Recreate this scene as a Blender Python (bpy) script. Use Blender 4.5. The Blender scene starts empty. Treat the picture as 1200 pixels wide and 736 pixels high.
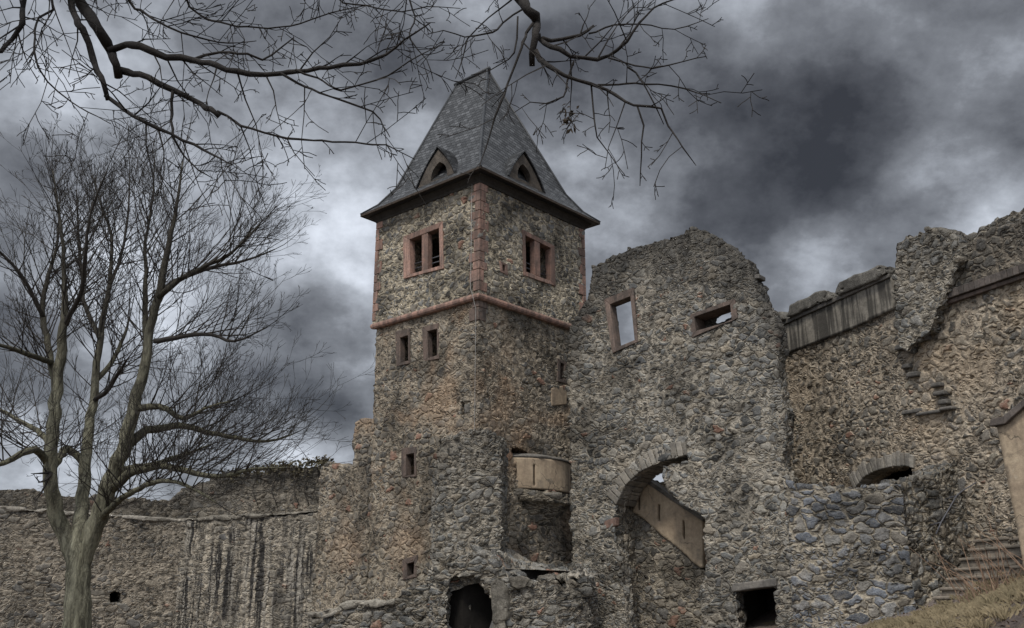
import bpy, bmesh, math, random
import numpy as np
from mathutils import Vector, Matrix

SC = bpy.context.scene
COL = SC.collection
R = math.radians
rng = random.Random(7)
nrng = np.random.RandomState(11)

# ------------------------------------------------------------------ camera
F = 1134.0                      # focal length in pixels of a 1200 px wide frame
TH = math.atan(352.0 / F)       # upward tilt
EYE = 1.65
cam_d = bpy.data.cameras.new("camera")
cam = bpy.data.objects.new("camera", cam_d)
COL.objects.link(cam)
cam.location = (0, 0, EYE)
cam.rotation_euler = (math.pi / 2 + TH, 0, 0)
cam_d.sensor_width = 36.0
cam_d.lens = F / 1200 * 36.0
cam_d.clip_start = 0.1
cam_d.clip_end = 3000
SC.camera = cam
CT, ST = math.cos(TH), math.sin(TH)

def ray(px, py):
    vx, vz = (px - 600) / F, -(py - 368) / F
    return np.array([vx, CT - ST * vz, ST + CT * vz])

# ------------------------------------------------------------------ world
SUN_EL, SUN_AZ = 56.0, 203.0     # azimuth measured clockwise from +Y; the sun stands behind the camera, a little left
W = bpy.data.worlds.new("World")
SC.world = W
W.use_nodes = True
wt = W.node_tree
for n in list(wt.nodes): wt.nodes.remove(n)

class NT:
    """small helper for node trees"""
    def __init__(s, tree): s.t = tree
    def n(s, typ, **kw):
        nd = s.t.nodes.new(typ)
        for k, v in kw.items(): setattr(nd, k, v)
        return nd
    def link(s, a, b): s.t.links.new(a, b)
    def put(s, sock, v):
        if hasattr(v, 'is_output'): s.link(v, sock)
        elif v is not None: sock.default_value = v
    def math(s, op, a, b=None, c=None, clamp=False):
        nd = s.n('ShaderNodeMath', operation=op, use_clamp=clamp)
        for i, v in enumerate((a, b, c)): s.put(nd.inputs[i], v)
        return nd.outputs[0]
    def vmath(s, op, a, b=None, out=0, scale=None):
        nd = s.n('ShaderNodeVectorMath', operation=op)
        s.put(nd.inputs[0], a)
        if b is not None: s.put(nd.inputs[1], b)
        if scale is not None: s.put(nd.inputs['Scale'], scale)
        return nd.outputs[out]
    def rng(s, v, a, b, c=0.0, d=1.0, smooth=True):
        nd = s.n('ShaderNodeMapRange', interpolation_type='SMOOTHSTEP' if smooth else 'LINEAR')
        nd.clamp = True
        s.put(nd.inputs[0], v)
        for i, x in enumerate((a, b, c, d)): s.put(nd.inputs[i + 1], x)
        return nd.outputs[0]
    def noise(s, vec, scale, detail=4, rough=.55, dist=0.0, out='Fac'):
        nd = s.n('ShaderNodeTexNoise')
        s.put(nd.inputs['Vector'], vec)
        nd.inputs['Scale'].default_value = scale
        nd.inputs['Detail'].default_value = detail
        nd.inputs['Roughness'].default_value = rough
        nd.inputs['Distortion'].default_value = dist
        return nd.outputs[out]
    def voro(s, vec, scale, feature='F1', rand=1.0):
        nd = s.n('ShaderNodeTexVoronoi', feature=feature)
        s.put(nd.inputs['Vector'], vec)
        nd.inputs['Scale'].default_value = scale
        nd.inputs['Randomness'].default_value = rand
        return nd
    def mix(s, f, a, b, mode='MIX'):
        nd = s.n('ShaderNodeMix', data_type='RGBA', blend_type=mode)
        s.put(nd.inputs['Factor'], f)
        s.put(nd.inputs[6], a if hasattr(a, 'is_output') else (*a, 1))
        s.put(nd.inputs[7], b if hasattr(b, 'is_output') else (*b, 1))
        return nd.outputs[2]
    def fmix(s, f, a, b):
        nd = s.n('ShaderNodeMix', data_type='FLOAT')
        s.put(nd.inputs[0], f); s.put(nd.inputs[2], a); s.put(nd.inputs[3], b)
        return nd.outputs[0]
    def ramp(s, v, stops, interp='LINEAR'):
        nd = s.n('ShaderNodeValToRGB')
        cr = nd.color_ramp; cr.interpolation = interp
        while len(cr.elements) < len(stops): cr.elements.new(0.5)
        for e, (p, c) in zip(cr.elements, stops): e.position = p; e.color = (*c, 1)
        s.put(nd.inputs[0], v)
        return nd.outputs[0]
    def scalexyz(s, v, x, y, z): return s.vmath('MULTIPLY', v, (x, y, z))

def build_world():
    w = NT(wt)
    out = w.n('ShaderNodeOutputWorld')
    sky = w.n('ShaderNodeTexSky', sky_type='NISHITA')
    sky.sun_disc = False
    sky.sun_elevation = R(SUN_EL); sky.sun_rotation = R(SUN_AZ)
    bg1 = w.n('ShaderNodeBackground'); w.link(sky.outputs[0], bg1.inputs[0]); bg1.inputs[1].default_value = 0.05
    tc = w.n('ShaderNodeTexCoord')
    d = w.vmath('NORMALIZE', tc.outputs['Generated'])
    sep = w.n('ShaderNodeSeparateXYZ'); w.link(d, sep.inputs[0])
    z = w.math('MAXIMUM', sep.outputs[2], 0.0)
    inv = w.math('DIVIDE', 1.0, w.math('ADD', z, 0.65))
    cv = w.vmath('SCALE', d, scale=inv)                       # directions laid on a flat cloud deck
    cv = w.scalexyz(cv, 1, 1, 0.8)
    n1 = w.noise(w.vmath('ADD', cv, (3.1, 7.7, 0)), 2.9, 8, .52, .0)
    n2 = w.noise(w.vmath('ADD', cv, (1.3, 2.9, 4)), 6.5, 9, .60, .0)
    # broad breaks and thick places of the cloud deck, given by direction
    warp = w.noise(cv, 2.3, 6, .6, 0, out='Color')
    dw = w.vmath('NORMALIZE', w.vmath('ADD', d, w.vmath('SCALE', w.vmath('SUBTRACT', warp, (.5, .5, .5)), scale=.22)))
    acc = None
    for px, py, rad, amp in CLOUDS:
        v = ray(px, py); v = v / np.linalg.norm(v)
        dot = w.vmath('DOT_PRODUCT', dw, tuple(v), out=1)
        sg = rad / 1150.0
        g = w.math('MULTIPLY', w.math('EXPONENT', w.math('MULTIPLY', w.math('SUBTRACT', dot, 1.0), 1.0 / (sg * sg))), amp)
        acc = g if acc is None else w.math('ADD', acc, g)
    nz = w.math('ADD', w.math('MULTIPLY', w.math('SUBTRACT', n1, .5), 1.25), w.math('MULTIPLY', w.math('SUBTRACT', n2, .5), 1.35))
    big = w.rng(w.math('ADD', acc, .33), -.35, 1.05, .27, .78)
    b = w.math('ADD', big, nz)
    col = w.ramp(b, [(0.0, (.024, .025, .029)), (.22, (.056, .059, .067)), (.45, (.130, .138, .154)),
                     (.68, (.28, .30, .335)), (1.0, (.58, .62, .69))])
    # added fill: the deck is brightened behind the camera to light the walls
    back = w.rng(w.vmath('DOT_PRODUCT', d, (-.25, -.8, .55), out=1), -.15, .9, 1.0, 3.2)
    bg2 = w.n('ShaderNodeBackground'); w.link(col, bg2.inputs[0]); w.link(back, bg2.inputs[1])
    mx = w.n('ShaderNodeMixShader'); mx.inputs[0].default_value = .95
    w.link(bg1.outputs[0], mx.inputs[1]); w.link(bg2.outputs[0], mx.inputs[2])
    w.link(mx.outputs[0], out.inputs[0])

CLOUDS = [  # px, py of the photograph turned into directions, angular size, brightness
    (1115, 160, 50, .55), (1190, 90, 50, .30), (1065, 205, 30, .20), (985, 288, 42, .50), (930, 330, 50, .20),
    (1188, 240, 42, .48), (1130, 260, 40, .10), (1090, 15, 90, -.36), (940, 20, 110, -.16), (890, 120, 80, -.08), (955, 232, 50, -.34),
    (1085, 240, 42, -.42), (860, 255, 60, -.28), (1000, 150, 50, -.10), (1200, 160, 30, -.14), (800, 200, 50, .12), (730, 250, 45, .26),
    (400, 275, 36, .40), (130, 70, 70, .16), (30, 120, 50, .36), (45, 185, 55, -.30), (350, 385, 70, -.12), (370, 410, 60, -.18),
    (300, 250, 60, -.18), (320, 130, 60, .12), (520, 170, 70, .06), (200, 450, 110, .14), (60, 500, 110, .20), (230, 560, 70, .30),
    (395, 490, 60, .14), (735, 400, 40, .55), (845, 385, 40, .46), (770, 565, 70, .6), (700, 60, 90, .05), (560, 40, 80, -.08),
]
build_world()

sun_d = bpy.data.lights.new("sun", 'SUN')
sun_d.energy = 1.5; sun_d.angle = R(10); sun_d.color = (1.0, .95, .87)
sun = bpy.data.objects.new("sun", sun_d); COL.objects.link(sun)
sd = Vector((math.sin(R(SUN_AZ)) * math.cos(R(SUN_EL)), math.cos(R(SUN_AZ)) * math.cos(R(SUN_EL)), math.sin(R(SUN_EL))))
sun.rotation_euler = sd.to_track_quat('Z', 'Y').to_euler()
sun.location = (0, -20, 40)

vs = SC.view_settings
vs.view_transform = 'Standard'; vs.look = 'None'; vs.exposure = 0.72; vs.gamma = 1.0
vs.use_curve_mapping = False
SC.cycles.max_bounces = 5
SC.cycles.diffuse_bounces = 3

# ------------------------------------------------------------------ materials
MATS = {}
def new_mat(name):
    m = bpy.data.materials.new(name); m.use_nodes = True
    t = m.node_tree
    for n in list(t.nodes): t.nodes.remove(n)
    h = NT(t)
    out = h.n('ShaderNodeOutputMaterial'); bs = h.n('ShaderNodeBsdfPrincipled')
    h.link(bs.outputs[0], out.inputs[0])
    bs.inputs['Roughness'].default_value = .9
    bs.inputs['Specular IOR Level'].default_value = .25
    MATS[name] = m
    return m, h, bs, out

GREY = [(0.0, (.040, .041, .040)), (.14, (.12, .123, .122)), (.3, (.20, .205, .20)), (.45, (.29, .275, .245)),
        (.6, (.125, .132, .138)), (.75, (.32, .30, .26)), (.88, (.20, .178, .148)), (1.0, (.34, .29, .22))]
TAN = [(0.0, (.048, .046, .042)), (.15, (.155, .143, .125)), (.3, (.25, .22, .175)), (.45, (.14, .138, .132)),
       (.6, (.31, .265, .205)), (.75, (.185, .165, .135)), (.9, (.10, .10, .10)), (1.0, (.33, .29, .225))]
BLUE = [(0.0, (.055, .060, .070)), (.15, (.12, .135, .16)), (.35, (.20, .22, .255)), (.5, (.26, .255, .245)),
        (.65, (.14, .158, .19)), (.8, (.30, .295, .28)), (.92, (.20, .175, .14)), (1.0, (.28, .30, .33))]

def masonry(name, pal=GREY, scale=2.3, mortar=(.30, .26, .205), mw=.085, depth=.055, smear=.35, streak=.0, topdark=.5,
            red=.03, off=(0, 0, 0), squash=1.55, small=.5, rough_big=.35, tint=None, grime=.88):
    m, h, bs, out = new_mat(name)
    at = h.n('ShaderNodeAttribute', attribute_name='uvw')
    tp = h.n('ShaderNodeAttribute', attribute_name='topd').outputs['Fac']
    p = h.vmath('ADD', at.outputs['Vector'], off)
    wv = h.noise(p, 1.1, 3, .6, 0, out='Color')
    wv2 = h.noise(p, 6.0, 2, .5, 0, out='Color')
    q = h.vmath('ADD', p, h.vmath('SCALE', h.vmath('SUBTRACT', wv, (.5, .5, .5)), scale=.55))
    q = h.vmath('ADD', q, h.vmath('SCALE', h.vmath('SUBTRACT', wv2, (.5, .5, .5)), scale=.15))
    q = h.scalexyz(q, 1.0, squash, 1.0)
    vA = h.voro(q, scale); eA = h.voro(q, scale, 'DISTANCE_TO_EDGE').outputs['Distance']
    s2 = scale * 1.9
    q2 = h.vmath('ADD', q, (5.3, 1.7, 2.2))
    vB = h.voro(q2, s2); eB = h.math('MULTIPLY', h.voro(q2, s2, 'DISTANCE_TO_EDGE').outputs['Distance'], 1.0)
    sa = h.n('ShaderNodeSeparateColor'); h.link(vA.outputs['Color'], sa.inputs[0])
    sb = h.n('ShaderNodeSeparateColor'); h.link(vB.outputs['Color'], sb.inputs[0])
    big = h.math('GREATER_THAN', h.math('ADD', h.noise(vA.outputs['Position'], .55, 2, .5), h.math('MULTIPLY', h.math('SUBTRACT', sa.outputs[2], .5), .10)), .5 + (small - .45) * .5)
    edge = h.fmix(big, h.math('MINIMUM', eA, eB), eA)
    r1 = h.fmix(big, sb.outputs[0], sa.outputs[0])
    r2 = h.fmix(big, sb.outputs[1], sa.outputs[1])
    n1 = h.noise(p, 7.0, 6, .65); n2 = h.noise(p, 26.0, 4, .65); nb = h.noise(p, rough_big, 5, .6, .6)
    sm = h.rng(nb, .42, .70)                       # where old mortar still covers the stones
    e2 = h.math('SUBTRACT', edge, h.math('MULTIPLY', h.math('SUBTRACT', n1, .45), .10))
    e2 = h.math('SUBTRACT', e2, h.math('MULTIPLY', sm, smear * .16))
    face = h.rng(e2, mw * .1, mw * 1.2)
    dome = h.rng(e2, 0.0, .34, 0, 1, False)
    hgt = h.math('MULTIPLY', face, h.math('ADD', .35, h.math('MULTIPLY', r2, .85)))
    hgt = h.math('ADD', hgt, h.math('MULTIPLY', dome, .32))
    hgt = h.math('ADD', hgt, h.math('MULTIPLY', h.math('SUBTRACT', n1, .5), .62))
    hgt = h.math('ADD', hgt, h.math('MULTIPLY', h.math('SUBTRACT', n2, .5), .40))
    hole = h.rng(h.voro(h.scalexyz(p, .8, 1.3, .8), 2.6).outputs['Distance'], .06, .20, 1.0, 0.0)
    hgt = h.math('SUBTRACT', hgt, h.math('MULTIPLY', hole, 1.3))
    big_n = h.noise(p, .8, 3, .5)
    hgt = h.math('ADD', hgt, h.math('MULTIPLY', h.math('SUBTRACT', big_n, .5), 1.5))
    dn = h.n('ShaderNodeDisplacement'); dn.inputs['Midlevel'].default_value = .7; dn.inputs['Scale'].default_value = depth
    h.link(hgt, dn.inputs['Height']); h.link(dn.outputs[0], out.inputs['Displacement'])
    m.displacement_method = 'BOTH'
    # colours
    sc = h.ramp(r1, pal)
    if red > 0: sc = h.mix(h.math('GREATER_THAN', r2, 1 - red), sc, (.28, .155, .11))
    var = h.math('ADD', 0.0, h.math('MULTIPLY', n1, 2.05))
    sc = h.vmath('SCALE', sc, scale=var)
    # veins and weathering inside the stones
    sc = h.mix(h.rng(h.noise(p, 14, 5, .7, 1.2), .54, .64, 0, .55), sc, (.34, .32, .27))
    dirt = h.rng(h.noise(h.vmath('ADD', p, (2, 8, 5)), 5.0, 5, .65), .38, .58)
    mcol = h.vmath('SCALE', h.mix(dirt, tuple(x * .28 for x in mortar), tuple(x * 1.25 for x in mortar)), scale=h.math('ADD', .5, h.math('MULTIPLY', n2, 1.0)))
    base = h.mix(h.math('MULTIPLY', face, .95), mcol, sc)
    # speckle of pale and black lichen
    sp = h.noise(p, 48.0, 3, .55)
    base = h.mix(h.rng(sp, .58, .70, 0, .6), base, (.42, .40, .34))
    base = h.mix(h.rng(sp, .42, .30, 0, .8), base, (.030, .029, .026))
    gr = h.rng(h.noise(h.vmath('ADD', p, (6, 1, 9)), .62, 7, .72, .6), .44, .63)
    base = h.mix(h.math('MULTIPLY', gr, grime), base, h.vmath('SCALE', base, scale=.30))
    pale = h.rng(h.noise(h.vmath('ADD', p, (1, 12, 3)), .6, 6, .70, .5), .53, .70, 0, .50)
    base = h.mix(pale, base, tuple(min(.5, x * 1.15) for x in mortar))
    if tint:
        base = h.mix(h.rng(h.noise(h.vmath('ADD', p, (9, 3, 1)), .45, 4, .6, .4), .50, .68, 0, tint[1]), base, h.vmath('SCALE', h.mix(n2, tint[0], tint[0]), scale=var))
    # grime crust at the wall head and run-off streaks below it
    if topdark > 0:
        td = h.math('MULTIPLY', h.rng(h.math('ADD', tp, h.math('MULTIPLY', h.math('SUBTRACT', nb, .5), 2.6)), .2, 2.3, .85, 0.0), topdark)
        base = h.mix(td, base, (.050, .047, .042))
    if streak > 0:
        ps = h.vmath('ADD', p, h.vmath('SCALE', h.vmath('SUBTRACT', h.noise(p, 2.2, 3, .6, 0, 'Color'), (.5, .5, .5)), scale=.16))
        st = h.noise(h.scalexyz(ps, 3.6, .10, 3.6), 1.6, 5, .66)
        fade = h.rng(h.math('ADD', tp, h.math('MULTIPLY', nb, 2.0)), .5, 9.0, 1.0, .35)
        sf = h.math('MULTIPLY', h.math('MULTIPLY', h.math('ADD', .35, h.math('MULTIPLY', n1, 1.3)), h.rng(h.noise(h.scalexyz(p, 1.0, .45, 1.0), .9, 3, .6), .36, .62, .25, 1.15)), streak)
        base = h.mix(h.math('MULTIPLY', h.math('MULTIPLY', h.rng(st, .42, .57), fade), sf, clamp=True), base, (.034, .032, .030))
        st2 = h.noise(h.scalexyz(h.vmath('ADD', ps, (4, 4, 4)), 4.2, .10, 4.2), 1.6, 5, .66)
        base = h.mix(h.math('MULTIPLY', h.math('MULTIPLY', h.rng(st2, .50, .62), fade), h.math('MULTIPLY', sf, .6), clamp=True), base, (.36, .33, .28))
    h.link(base, bs.inputs['Base Color'])
    bs.inputs['Roughness'].default_value = .92
    return m

def simple(name, c1, c2, scale=3.0, bump=.3, fine=30, streak=0.0, dark=(.05, .045, .04), rough=.9, stretch=(1, 1, 1), bdist=.02, piece=0.0, sthr=.5, old=False, crack=False):
    m, h, bs, out = new_mat(name)
    tc = h.n('ShaderNodeTexCoord'); p = tc.outputs['Object']
    ps = h.scalexyz(p, *stretch)
    a = h.noise(ps, scale, 6, .62, .3); b = h.noise(ps, fine, 5, .65)
    c = h.mix(h.rng(a, .3, .7), c1, c2)
    c = h.vmath('SCALE', c, scale=h.math('ADD', .45, h.math('MULTIPLY', b, 1.1)))
    if crack:
        cw = h.vmath('ADD', p, h.vmath('SCALE', h.noise(p, 2.0, 4, .6, 0, 'Color'), scale=.6))
        ce = h.voro(cw, .9, 'DISTANCE_TO_EDGE').outputs['Distance']
        cm = h.math('MULTIPLY', h.rng(ce, .004, .018, 1, 0), h.rng(h.noise(p, .9, 3, .6), .45, .6))
        c = h.mix(h.math('MULTIPLY', cm, .8), c, (.06, .05, .04))
        c = h.mix(h.rng(h.noise(h.vmath('ADD', p, (7, 7, 7)), 1.6, 6, .7, .4), .52, .66, 0, .65), c, (.17, .145, .115))
        c = h.mix(h.rng(h.noise(h.vmath('ADD', p, (3, 1, 7)), 2.3, 6, .7, .4), .60, .70, 0, .5), c, (.46, .40, .31))
    if piece > 0:
        ri = h.n('ShaderNodeNewGeometry').outputs['Random Per Island']
        c = h.vmath('SCALE', c, scale=h.math('ADD', 1 - piece, h.math('MULTIPLY', ri, 2 * piece)))
    if streak > 0:
        st = h.noise(h.scalexyz(p, 3, 3, .25), 1.7, 4, .6)
        c = h.mix(h.rng(st, sthr, sthr + .18, 0, streak), c, dark)
    if old:                                        # lichen-grey old bark low down; the upper limbs' shade is painted in with height
        fe = h.voro(h.scalexyz(h.vmath('ADD', p, h.vmath('SCALE', h.noise(p, 3, 3, .6, 0, 'Color'), scale=.25)), 14, 14, .8), 1.0, 'DISTANCE_TO_EDGE').outputs['Distance']
        c = h.mix(h.math('MULTIPLY', h.rng(fe, .02, .22, .6, 0), h.rng(a, .35, .6, .3, 1)), c, (.035, .032, .026))
        zz = h.n('ShaderNodeSeparateXYZ'); h.link(h.n('ShaderNodeNewGeometry').outputs['Position'], zz.inputs[0])
        c = h.mix(h.rng(h.math('ADD', zz.outputs[2], h.math('MULTIPLY', a, 2.0)), 6.0, 10.0, 0, .85), c, (.040, .035, .030))
    h.link(c, bs.inputs['Base Color']); bs.inputs['Roughness'].default_value = rough
    bp = h.n('ShaderNodeBump'); bp.inputs['Strength'].default_value = bump; bp.inputs['Distance'].default_value = bdist
    h.link(h.math('ADD', b, h.math('MULTIPLY', a, .8)), bp.inputs['Height']); h.link(bp.outputs[0], bs.inputs['Normal'])
    return m

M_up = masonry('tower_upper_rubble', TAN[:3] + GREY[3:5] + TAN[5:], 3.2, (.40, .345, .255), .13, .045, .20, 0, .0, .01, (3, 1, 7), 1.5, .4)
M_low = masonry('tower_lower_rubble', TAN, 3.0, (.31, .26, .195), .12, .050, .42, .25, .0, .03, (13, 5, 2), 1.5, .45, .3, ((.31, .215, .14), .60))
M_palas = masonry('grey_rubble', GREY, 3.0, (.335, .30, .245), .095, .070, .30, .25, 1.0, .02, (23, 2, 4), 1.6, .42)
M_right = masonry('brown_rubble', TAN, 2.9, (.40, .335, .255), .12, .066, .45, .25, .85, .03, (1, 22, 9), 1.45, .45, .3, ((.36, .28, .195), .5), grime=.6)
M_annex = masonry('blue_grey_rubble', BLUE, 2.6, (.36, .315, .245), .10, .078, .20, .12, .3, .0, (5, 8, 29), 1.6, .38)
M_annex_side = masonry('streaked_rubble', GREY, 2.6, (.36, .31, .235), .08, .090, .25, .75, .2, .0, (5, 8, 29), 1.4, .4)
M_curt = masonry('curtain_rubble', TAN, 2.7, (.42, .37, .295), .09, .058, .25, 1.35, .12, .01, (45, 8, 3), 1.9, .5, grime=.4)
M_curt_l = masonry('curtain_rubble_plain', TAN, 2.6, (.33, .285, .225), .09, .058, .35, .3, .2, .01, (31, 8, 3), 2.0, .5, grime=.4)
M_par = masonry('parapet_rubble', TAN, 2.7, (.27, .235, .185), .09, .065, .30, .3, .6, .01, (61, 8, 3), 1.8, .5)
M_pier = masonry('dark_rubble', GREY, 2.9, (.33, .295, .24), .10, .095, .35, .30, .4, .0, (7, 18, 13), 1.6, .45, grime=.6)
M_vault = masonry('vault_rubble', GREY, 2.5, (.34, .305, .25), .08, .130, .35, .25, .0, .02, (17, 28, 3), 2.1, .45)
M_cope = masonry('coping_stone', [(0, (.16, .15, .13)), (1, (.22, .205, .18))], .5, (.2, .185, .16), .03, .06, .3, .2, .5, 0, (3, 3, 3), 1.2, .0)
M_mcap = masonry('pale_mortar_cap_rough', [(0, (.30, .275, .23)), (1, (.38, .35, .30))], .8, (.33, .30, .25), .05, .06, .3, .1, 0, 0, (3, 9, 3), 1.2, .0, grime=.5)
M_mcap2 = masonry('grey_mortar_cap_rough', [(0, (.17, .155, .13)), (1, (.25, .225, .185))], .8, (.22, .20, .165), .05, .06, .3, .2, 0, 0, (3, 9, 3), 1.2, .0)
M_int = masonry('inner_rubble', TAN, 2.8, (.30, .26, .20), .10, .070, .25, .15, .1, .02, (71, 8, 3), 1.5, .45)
M_sand = simple('red_sandstone', (.33, .20, .155), (.205, .14, .115), 3.0, .8, 12, .55, (.075, .060, .052), piece=.35, sthr=.42)
M_sand_dk = simple('weathered_sandstone', (.18, .132, .108), (.11, .09, .078), 3.0, .8, 12, .5, (.045, .039, .035), piece=.3, sthr=.42)
M_plaster = simple('tan_plaster', (.40, .32, .225), (.29, .225, .16), 1.3, .7, 8, .35, (.16, .13, .10), sthr=.50, crack=True)
M_plaster_gr = simple('grey_render', (.27, .245, .205), (.14, .128, .108), 1.6, .9, 8, .9, (.05, .046, .04), sthr=.41)
M_slab = simple('grey_slab', (.18, .165, .145), (.09, .085, .078), 3, .7, 14, .3, piece=.25)
M_cave_shade = simple('cave_shade', (.016, .014, .012), (.008, .007, .006), 3, .8, 12)  # near-black lining: the cave's inner shade is put into the colour
M_dark = simple('dark_shade_stone', (.045, .041, .036), (.028, .025, .022), 3, .8, 12)  # shade inside rooms and recesses put into the colour; also the dark cornice
M_cap2 = simple('grey_mortar_cap', (.22, .195, .16), (.13, .115, .095), 2, .7, 12, .2, piece=.2)
M_cap = simple('pale_mortar_cap', (.36, .33, .28), (.25, .225, .19), 2, .6, 14, .1)
M_vous = simple('arch_stone', (.27, .245, .205), (.14, .13, .115), 3, .8, 12, .0, piece=.4)
M_gable = simple('brown_gable_stone', (.10, .083, .067), (.052, .046, .040), 4, .8, 12, .4, (.045, .04, .035), piece=.25)
M_timber = simple('dark_timber', (.06, .045, .035), (.035, .028, .022), 4, .3, 20)
M_iron = simple('iron', (.10, .10, .11), (.07, .07, .08), 4, .1, 30, rough=.5)
M_lead = simple('lead', (.055, .058, .062), (.035, .037, .040), 3, .15, 25, rough=.5)
M_cable = simple('cable', (.30, .29, .27), (.22, .21, .2), 3, .1, 25, rough=.5)
M_step = simple('step_stone', (.24, .205, .165), (.13, .115, .095), 2.5, .6, 14, .0, piece=.25)
M_bark = simple('grey_green_bark', (.34, .325, .235), (.16, .152, .105), 2.0, 1.0, 9, .5, (.06, .056, .036), stretch=(3.5, 3.5, .55), bdist=.07, old=True)
M_moss = simple('mossy_bark', (.21, .20, .13), (.10, .093, .066), 2.0, 1.0, 9, .6, (.04, .037, .028), stretch=(3.5, 3.5, .6), bdist=.06, old=True)
M_twig = simple('twig_bark', (.045, .039, .033), (.030, .027, .024), 6, .2, 30)
M_bark_dk = simple('dark_bark', (.030, .026, .023), (.017, .015, .014), 6, .6, 30)
M_leaf = simple('dead_leaf', (.06, .045, .03), (.035, .028, .02), 6, .2, 30)
M_ivy = simple('dry_ivy', (.105, .092, .055), (.06, .05, .034), 2, .2, 30)
M_weed = simple('dry_stem', (.30, .20, .14), (.22, .15, .10), 6, .2, 30)
M_litter = simple('leaf_litter', (.17, .115, .07), (.085, .062, .045), 1.5, .2, 20, piece=.4)
M_straw = simple('straw_grass', (.31, .25, .155), (.20, .165, .10), .9, .2, 30)
M_brick = simple('dark_brick', (.125, .105, .092), (.075, .066, .060), 3, .6, 16, .1, piece=.35)

def slate():
    m, h, bs, out = new_mat('slate')
    at = h.n('ShaderNodeAttribute', attribute_name='uvw').outputs['Vector']
    rot = h.n('ShaderNodeVectorRotate', rotation_type='Z_AXIS'); h.link(at, rot.inputs[0]); rot.inputs['Angle'].default_value = R(9)
    p = h.vmath('ADD', rot.outputs[0], h.vmath('SCALE', h.vmath('SUBTRACT', h.noise(at, 2.0, 2, .5, 0, 'Color'), (.5, .5, .5)), scale=.05))
    br = h.n('ShaderNodeTexBrick'); h.link(p, br.inputs['Vector'])
    br.offset = .5
    br.inputs['Color1'].default_value = (.0, 0, 0, 1); br.inputs['Color2'].default_value = (1, 1, 1, 1); br.inputs['Mortar'].default_value = (.5, .5, .5, 1)
    for k, v in (('Scale', 1.0), ('Mortar Size', .014), ('Mortar Smooth', .3), ('Bias', 0.0), ('Brick Width', .25), ('Row Height', .155)): br.inputs[k].default_value = v
    rnd = h.n('ShaderNodeSeparateColor'); h.link(br.outputs['Color'], rnd.inputs[0])
    n = h.noise(at, 1.0, 6, .6, .4); f = h.noise(at, 18, 4, .6)
    c = h.ramp(rnd.outputs[0], [(0, (.018, .019, .020)), (.5, (.042, .044, .046)), (1, (.088, .091, .095))])
    c = h.vmath('SCALE', c, scale=h.math('ADD', .45, h.math('MULTIPLY', n, 1.1)))
    c = h.mix(br.outputs['Fac'], c, (.012, .012, .014))
    h.link(c, bs.inputs['Base Color']); bs.inputs['Roughness'].default_value = .55
    bs.inputs['Specular IOR Level'].default_value = .4
    # each slate tips out towards its lower edge
    sx = h.n('ShaderNodeSeparateXYZ'); h.link(p, sx.inputs[0])
    fr = h.math('FRACT', h.math('DIVIDE', sx.outputs[1], .155))
    hh = h.math('SUBTRACT', h.math('MULTIPLY', h.math('SUBTRACT', 1.0, fr), 1.0), h.math('MULTIPLY', br.outputs['Fac'], .8))
    hh = h.math('ADD', hh, h.math('MULTIPLY', h.math('ADD', f, rnd.outputs[0]), .35))
    bp = h.n('ShaderNodeBump'); bp.inputs['Strength'].default_value = 1.0; bp.inputs['Distance'].default_value = .06
    h.link(hh, bp.inputs['Height']); h.link(bp.outputs[0], bs.inputs['Normal'])
    return m
M_slate = slate()

def ground_mat():
    m, h, bs, out = new_mat('earth_and_dry_grass')
    g = h.n('ShaderNodeNewGeometry').outputs['Position']
    a = h.noise(g, .55, 6, .6, .5); b = h.noise(g, 9, 6, .7); f = h.noise(g, 45, 4, .6)
    c = h.mix(h.rng(a, .46, .66), (.135, .108, .095), (.24, .19, .11))
    c = h.mix(h.rng(b, .52, .66, 0, .8), c, (.085, .07, .058))
    c = h.vmath('SCALE', c, scale=h.math('ADD', .5, f))
    pth = h.n('ShaderNodeAttribute', attribute_name='path').outputs['Fac']
    pc = h.vmath('SCALE', h.mix(h.rng(b, .35, .65), (.27, .225, .20), (.19, .155, .14)), scale=h.math('ADD', .6, h.math('MULTIPLY', f, .8)))
    c = h.mix(h.rng(h.math('ADD', pth, h.math('MULTIPLY', h.math('SUBTRACT', b, .5), .8)), .3, .6), c, pc)
    h.link(c, bs.inputs['Base Color'])
    bp = h.n('ShaderNodeBump'); bp.inputs['Strength'].default_value = .9; bp.inputs['Distance'].default_value = .06
    h.link(h.math('ADD', h.math('MULTIPLY', b, 2.2), h.math('ADD', f, h.math('MULTIPLY', h.noise(g, 2.5, 4, .6), 2.5))), bp.inputs['Height']); h.link(bp.outputs[0], bs.inputs['Normal'])
    return m
M_ground = ground_mat()

# ------------------------------------------------------------------ object helpers
def tag(o, label=None, cat=None, group=None, kind=None):
    if cat and not kind: kind = 'thing'
    for k, v in (('label', label), ('category', cat), ('group', group), ('kind', kind)):
        if v: o[k] = v
    return o

def empty(name, loc, label, cat, group=None):
    o = bpy.data.objects.new(name, None); COL.objects.link(o); o.location = loc
    o.empty_display_size = .3
    return tag(o, label, cat, group)

def world_loc(o):
    l = Vector(o.location)
    while o.parent: o = o.parent; l += Vector(o.location)
    return l

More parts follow.
